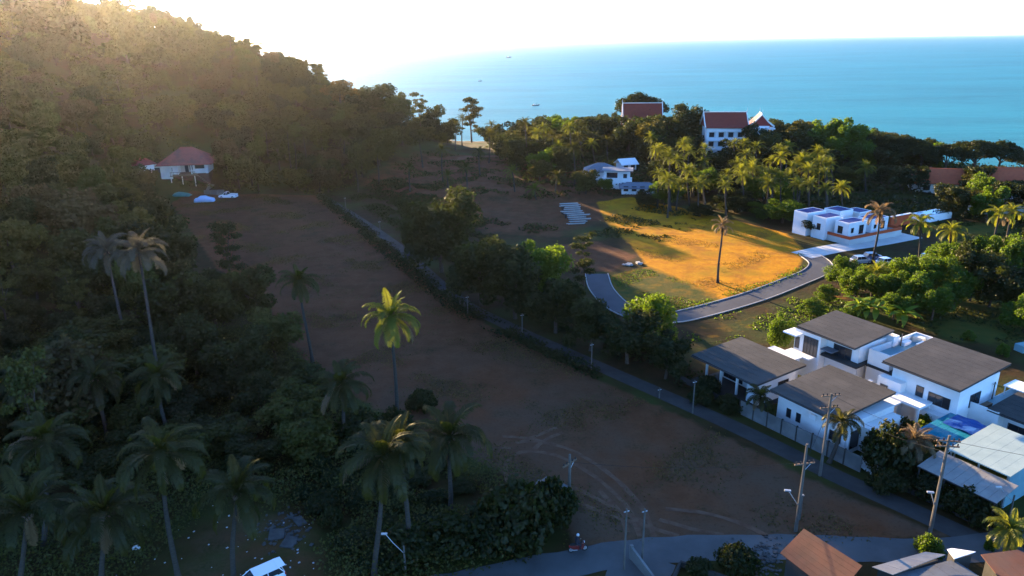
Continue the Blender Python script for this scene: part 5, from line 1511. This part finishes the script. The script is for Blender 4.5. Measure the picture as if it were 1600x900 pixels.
for i, (x, y) in enumerate(scatter(SHRUBS, 2.9, 33)):
    plant("grove_shrub", 'bush', (x, y, -.05), rnd.uniform(2.6, 4.2), rnd.uniform(1.2, 2.6), "dark shrub of the thick undergrowth between the clearing and the road", "bush", "undergrowth shrubs by the road", seed=i + 900)
for i, (key, u, vb, w, hh, lab) in enumerate((
    ('bush', 812, 838, 130, 100, "big dark bush at the road edge beside the covered car"),
    ('bush', 860, 816, 88, 74, "dark bush touching the covered car's nose"),
    ('bush', 760, 850, 100, 70, "dark bush left of the big roadside one"),
    ('bush', 705, 860, 100, 60, "low dark bush under the palm nearest the tyre tracks"),
    ('bush', 640, 870, 96, 58, "low dark bush behind the street lamp"),
    ('bush', 560, 690, 90, 60, "dark bush at the foot of the sunlit palm"),
    ('bush', 620, 680, 60, 50, "small dark bush beside the sunlit palm's trunk"),
    ('bush', 660, 640, 50, 40, "small bush in front of the sunlit palm's double trunk"),
    ('bush', 1150, 892, 66, 50, "green conical bush by the road in front of the rubble"),
    ('bush', 1092, 893, 44, 24, "low green shrub beside the conical bush"),
    ('bush_bright', 1448, 866, 46, 34, "small bright bush at the foot of the lamp pole"),
    ('bush_bright', 1546, 858, 16, 18, "tiny yellow-green bush by the road end"),
    ('bush', 1385, 735, 84, 84, "large dense garden bush beside the white villa wall"),
    ('bush_bright', 1440, 678, 40, 34, "yellow-leaved shrub beside the teal canopy"),
    ('bush', 1410, 690, 50, 44, "round green shrub between the large bush and the teal canopy"),
    ('bush', 1418, 745, 60, 44, "dark shrub at the lane side of the garden"),
    ('bush', 1385, 765, 60, 36, "dark trailing shrub over the lane wall"),
    ('bush', 1455, 775, 70, 44, "dark shrub behind the orange-lit pole"),
    ('bush', 1510, 806, 70, 50, "green shrub at the lower end of the garden hedge"),
    ('bush', 1540, 818, 60, 44, "last dark shrub of the garden hedge"),
    ('bush', 1105, 615, 44, 36, "garden shrub between the white posts of the low villa"),
    ('bush', 1140, 640, 50, 26, "dark hedge shrub along the lane in front of the low villa"),
    ('bush', 1095, 628, 50, 26, "dark hedge shrub at the far end of the low villa"),
    ('bush', 1332, 575, 20, 16, "small shrub in the courtyard between the villas"),
    ('bush_bright', 1570, 660, 20, 18, "small shrub near the right villa's low roof"),
    ('bush_bright', 1513, 530, 22, 16, "small bright bush behind the white flat canopy"),
    ('bush_bright', 1566, 555, 20, 20, "small bright bush on the slope behind the large roof"),
    )):
    bush_px(key, u, vb, w, hh, lab, group="bushes around the lot and villas", seed=i)
# sunny thicket between the drive and the villas
g2 = random.Random(21)
THICKET = ((1310,445,44,40),(1335,470,50,44),(1352,455,40,40),(1375,480,56,52),(1395,500,50,44),(1405,465,54,60),(1420,490,60,56),(1440,470,64,66),(1455,500,60,52),(1470,455,60,62),(1490,480,70,64),(1515,470,70,72),(1530,440,60,64),(1500,440,50,54),(1545,480,76,72),(1565,450,60,70),(1580,490,80,76),(1590,440,60,74),(1480,425,50,44),(1440,440,44,44),(1385,440,40,30),(1290,470,40,22),(1270,490,46,20),(1330,500,44,24),(1600,520,80,60))
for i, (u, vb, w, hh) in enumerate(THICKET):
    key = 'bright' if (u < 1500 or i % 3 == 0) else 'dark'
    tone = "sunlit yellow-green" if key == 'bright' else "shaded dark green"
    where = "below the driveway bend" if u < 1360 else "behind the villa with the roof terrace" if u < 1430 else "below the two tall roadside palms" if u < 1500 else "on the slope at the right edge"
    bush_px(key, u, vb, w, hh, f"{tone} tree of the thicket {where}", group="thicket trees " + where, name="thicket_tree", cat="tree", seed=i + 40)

# ------------------------------------------------------------------ shore trees
for i, (u, v, y, w, key, lab) in enumerate((
    (1000, 148, 306, 96, 'umbrella', "huge spreading tree towering behind the first red temple roof"),
    (1050, 178, 262, 84, 'dark', "dense dark tree in front of the first red temple roof"),
    (1078, 164, 268, 60, 'dark', "tall dark tree between the two red temple roofs"),
    (1020, 192, 250, 62, 'far_forest', "olive tree under the first red temple roof"),
    (985, 188, 262, 60, 'far_dark', "dark tree at the foot of the first red temple roof"),
    (935, 183, 280, 84, 'dark', "dark rounded tree left of the temple roofs"),
    (905, 190, 292, 56, 'far_dark', "dark shore tree beyond the pale house"),
    (870, 188, 312, 44, 'far_bright', "pale feathery shore tree among the palms"),
    (895, 186, 318, 36, 'far_bright', "small feathery tree at the water's edge"),
    (1178, 198, 242, 46, 'dark', "dark tree hiding the foot of the temple-roofed hotel"),
    (1150, 218, 232, 50, 'far_dark', "dark tree below the temple-roofed hotel"),
    (1215, 204, 246, 60, 'far_dark', "dark shore tree right of the temple gable"),
    (1250, 196, 246, 64, 'far_forest', "olive shore tree next along from the temple gable"),
    (1288, 192, 244, 60, 'far_bright', "yellow-green shore tree against the blue sea"),
    (1332, 188, 240, 74, 'far_bright', "tall sunlit shore tree with an orange patch against the sea"),
    (1365, 206, 238, 44, 'far_dark', "dark shore tree falling away from the sunlit one"),
    (1388, 212, 236, 36, 'tall', "small dark pointed tree in a dip of the shore trees"),
    (1420, 214, 232, 84, 'umbrella', "flat-topped dark tree in the middle of the shore"),
    (1446, 224, 226, 64, 'umbrella', "spreading dark tree before the lone shore trees"),
    (1484, 226, 222, 58, 'umbrella', "rounded dark tree standing free at the water"),
    (1530, 220, 224, 84, 'umbrella', "wide spreading tree with sunlit top at the water"),
    (1568, 222, 226, 70, 'umbrella', "wide dark tree at the right end of the shore"),
    (1605, 240, 226, 60, 'umbrella', "dark tree cut by the right edge at the shore"),
    (1010, 182, 272, 56, 'far_dark', "dark tree against the first red temple roof's wall"),
    (1205, 206, 240, 50, 'far_forest', "olive tree under the temple gable"),
    (1226, 312, 170, 66, 'bright', "sunlit rounded tree beside the solar-roofed villa"),
    (1200, 318, 176, 60, 'bright', "rounded tree at the edge of the golden field"),
    (1270, 338, 160, 56, 'dark', "dark tree in front of the solar-roofed villa"),
    (1100, 262, 200, 60, 'bright', "bright leafy tree at the front of the palm grove"),
    (1040, 285, 190, 56, 'bright', "bright leafy tree at the near end of the palm grove"),
    (1010, 300, 190, 40, 'dark', "dark low tree below the pale house"),
    (1150, 300, 182, 60, 'dark', "dark tree under the palm grove's front edge"),
    (1180, 270, 190, 60, 'bright', "bright tree in the middle of the palm grove"),
    (1095, 320, 178, 50, 'dark', "dark low tree at the top edge of the golden field"),
    )):
    tree_px(key, u, v, y, w, lab, group="shore and grove trees", name="shore_tree", seed=i + 80)
BLD = [(27,242),(36,230),(52,300),(77,270),(88,268),(76,158),(82,156),(120,213),(140,203),(66,160),(70,150)]
def coast_keep(x, y):
    if not in_frame(x, y, 40): return False
    if min((x - a) ** 2 + (y - b) ** 2 for a, b in BLD) < 140 or (62 < x < 96 and 236 < y < 275): return False
    u, v = pix(x, y, h(x, y))
    if 1230 < u < 1480 and v > 300: return False
    if 905 < u < 1030 and 240 < v < 320: return False
    if u < 1080 and v > 285: return False
    if u > 1452 and y > 202: return False
    return True
for i, (x, y) in enumerate(scatter(COAST, 7.6, 9, coast_keep)):
    k = rnd.random()
    u, v = pix(x, y, h(x, y))
    front = y < 215
    where = "in the shaded belt behind the solar-roofed villa" if front and u > 1200 else "in the belt around the palm grove" if front else "in the shore wood behind the palm grove" if u > 1060 else "in the shore wood around the temple roofs"
    key = 'far_dark' if k < .62 else 'far_forest' if k < .85 else 'far_bright'
    plant("belt_tree", key, (x, y, h(x, y) - .2), rnd.uniform(7.0, 10.5), rnd.uniform(7.0, 10.5) if y > 222 else rnd.uniform(5.2, 8.0), ("dark " if k < .62 else "olive " if k < .85 else "yellow-green ") + "tree " + where, "tree", "belt trees " + where, seed=i + 300)

# ------------------------------------------------------------------ palms one can tell apart
NEAR = (
    (620,668, 613,494, 'frond_lit', 1.0, "single sunlit yellow-green palm glowing before the dark lot"),
    (487,568, 468,440, 'frond', .85, "slim palm with drooping crown over the upper dirt lot"),
    (205,560, 165,392, 'frond_grey', .95, "tall thin palm with greyish crown, first of the pale-trunked pair"),
    (258,640, 215,392, 'frond_grey', .95, "tall thin palm with greyish crown, second of the pale-trunked pair"),
    (540,700, 533,600, 'frond', .95, "dark palm left of the sunlit palm's trunks"),
    (586,902, 600,712, 'frond', 1.05, "large dark palm with pale straight trunk above the street lamp"),
    (640,872, 625,692, 'frond', .8, "dark leaning palm crowded behind the large one above the street lamp"),
    (702,800, 705,682, 'frond', 1.1, "dark spreading palm beside the loop of tyre tracks"),
    (278,910, 250,708, 'frond', 1.05, "tall dark palm rising from the dirt clearing"),
    (365,905, 368,770, 'frond', 1.05, "broad dark palm next to the white car"),
    (160,935, 163,800, 'frond', 1.1, "dark palm with long low fronds in the lower grove"),
    (30,960, 42,800, 'frond', 1.15, "dark palm in the bottom corner of the grove"),
    (70,850, 72,690, 'frond', 1.0, "dark palm with upright fronds behind the corner palm"),
    (166,690, 150,590, 'frond', .95, "dim palm under the first pale-trunked palm"),
    (264,690, 245,590, 'frond', .95, "dim palm under the second pale-trunked palm"),
    (40,690, 38,598, 'frond', 1.0, "dim spreading palm at the left edge of the grove"),
    (1122,442, 1128,352, 'frond_dry', .62, "lone withered palm on a thin trunk in the golden field"),
    (1364,412, 1375,332, 'frond_dry', .95, "brownish palm standing before the solar-roofed villa"),
    (1432,432, 1440,348, 'frond_lit', .8, "tall lit palm beside the end of the pale road"),
    (1478,425, 1488,360, 'frond_lit', .75, "lit palm next to the orange bush beyond the pale road"),
    (1542,428, 1562,335, 'frond_lit', .8, "leaning palm of the pair at the right"),
    (1568,402, 1582,330, 'frond_lit', .75, "straight palm of the pair at the right"),
    (1362,470, 1370,425, 'frond_lit', .75, "short lit palm in the sunny thicket"),
    (1195,655, 1188,620, 'frond', .55, "young palm in front of the white villa wall"),
    (1296,722, 1318,660, 'frond', .6, "young leaning palm by the power pole at the villa wall"),
    (1462,664, 1466,634, 'frond', .62, "small bushy palm at the large villa's front wall"),
    (1430,742, 1430,688, 'frond_dry', .62, "withered palm with hanging brown fronds by the teal canopy"),
    (1582,868, 1580,828, 'frond_lit', .6, "small lit palm at the road's far end"),
)
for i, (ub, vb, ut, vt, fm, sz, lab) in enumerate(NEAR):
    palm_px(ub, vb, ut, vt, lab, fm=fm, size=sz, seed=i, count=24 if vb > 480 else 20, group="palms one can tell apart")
MID = ((592,288,590,240),(660,262,655,212),(692,285,690,235),(722,228,722,186),(712,235,712,196),(770,232,768,196),(764,255,766,210),(780,250,788,238),
       (826,262,820,192),(842,262,838,208),(866,258,862,212),(878,270,874,228),(898,290,897,232),(930,262,925,225),(912,250,905,215),(838,312,835,296),(868,300,870,276),(805,300,800,268),
       (730,300,728,262),(700,310,700,275),(640,300,640,262),(750,275,748,238),(950,250,948,220),(893,262,890,200),(815,250,812,222),(852,240,850,200))
for i, (ub, vb, ut, vt) in enumerate(MID):
    palm_px(ub, vb, ut, vt, "coconut palm of the shaded orchard slope" if ub < 760 else "slender coconut palm of the orchard by the shore", group="orchard slope palms" if ub < 760 else "orchard palms by the shore",
            fm='frond_grove' if ub > 780 and i % 2 else 'frond', size=.74 if vb < 275 else .78, seed=i, detailed=False, name="orchard_palm")
for i, (ub, vb, ut, vt) in enumerate(((185,330,178,262),(100,360,92,300),(112,372,105,322),(455,262,448,205),(465,282,460,222),(480,268,474,212),(535,262,540,215),(270,392,268,340),(175,330,172,290),(420,250,415,205),(395,290,388,245),(500,300,500,252),(560,300,556,262))):
    palm_px(ub, vb, ut, vt, "thin palm among the trees of the wooded hillside", group="hillside palms", size=.75, seed=i, detailed=False, name="hillside_palm")
g3 = random.Random(77)
for i in range(66):
    u = g3.uniform(1020, 1320); vt = g3.uniform(222, 292) + (8 if u > 1250 else 0)
    vb = vt + g3.uniform(40, 60)
    if u < 1060 and vt < 250: vt += 10
    b = G(u, vb)
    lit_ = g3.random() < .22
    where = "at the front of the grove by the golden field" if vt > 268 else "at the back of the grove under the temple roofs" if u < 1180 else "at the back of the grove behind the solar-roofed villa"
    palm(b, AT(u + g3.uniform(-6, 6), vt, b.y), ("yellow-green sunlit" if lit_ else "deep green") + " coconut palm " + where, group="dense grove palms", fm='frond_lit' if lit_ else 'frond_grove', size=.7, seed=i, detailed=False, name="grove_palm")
for i, (u, vt, vb) in enumerate(((1030,232,275),(1045,240,285),(1018,215,262),(1075,238,290),(1068,228,280),(1290,255,305),(1255,250,300),(1352,262,300))):
    b = G(u, vb)
    palm(b, AT(u, vt, b.y), "bright palm at the end of the grove nearest the pale house" if u < 1100 else "bright palm at the villa end of the grove", group="bright grove-end palms" if u < 1100 else "villa-end palms", fm='frond_grove' if i % 2 else 'frond_lit', size=.75, seed=i, detailed=False, name="grove_palm")
# banana clump behind the roof terrace
def banana(loc, s, label, seed):
    r = random.Random(seed)
    e = empty("banana_plant", loc)
    MB().tube([(0, 0, 0), (.05, 0, .8 * s), (.02, .05, 1.6 * s)], [.14, .11, .07], 7).build("stem", M['leaf_banana'], e)
    for i in range(8):
        a = i * 2.4; b = MB(); d = Vector((cos(a), sin(a), 0)); sd = Vector((-sin(a), cos(a), 0))
        L = []; R = []; up = 1.2 - .12 * i; p = Vector((0, 0, 1.5 * s))
        for k in range(7):
            t = k / 6; w = .32 * s * sin(pi * (.08 + .9 * t))
            L.append(p + sd * w - Vector((0, 0, w * .3))); R.append(p - sd * w - Vector((0, 0, w * .3))); L[-1], R[-1] = L[-1], R[-1]
            p = p + (d * cos(up) + Vector((0, 0, sin(up)))) * (.36 * s); up -= .33
        b.add(L + R, [(k, k + 1, k + 8, k + 7) for k in range(6)])
        b.build("leaf", M['leaf_banana'], e)
    return tag(e, label, "banana plant", "banana plants behind the villas")
for i, (u, v, lab) in enumerate(((1340,497,"banana plant with pale leaves behind the rear villa's roof, nearest the drive"),(1352,500,"banana plant behind the rear villa's roof, middle of the row"),(1366,503,"banana plant behind the rear villa's roof with raised leaves"),(1402,505,"banana plant beside the roof terrace, next to its parapet"),(1410,512,"low banana plant touching the roof terrace parapet"))):
    banana(G(u, v), 1.5, lab, i)
# ------------------------------------------------------------------ sea haze that the low sun lights up
hm, nt, out = new_mat("haze")
pv = N(nt, "ShaderNodeVolumePrincipled", Density=HAZE_DENSITY, Anisotropy=0.86)
pv.inputs['Color'].default_value = (.96, .96, .97, 1)
nt.links.new(pv.outputs[0], out.inputs['Volume'])
hb = MB().box(0, 0, -16.0, 150000, 150000, 16.0 + 92.0)
tag(hb.build("haze", hm), kind='stuff')
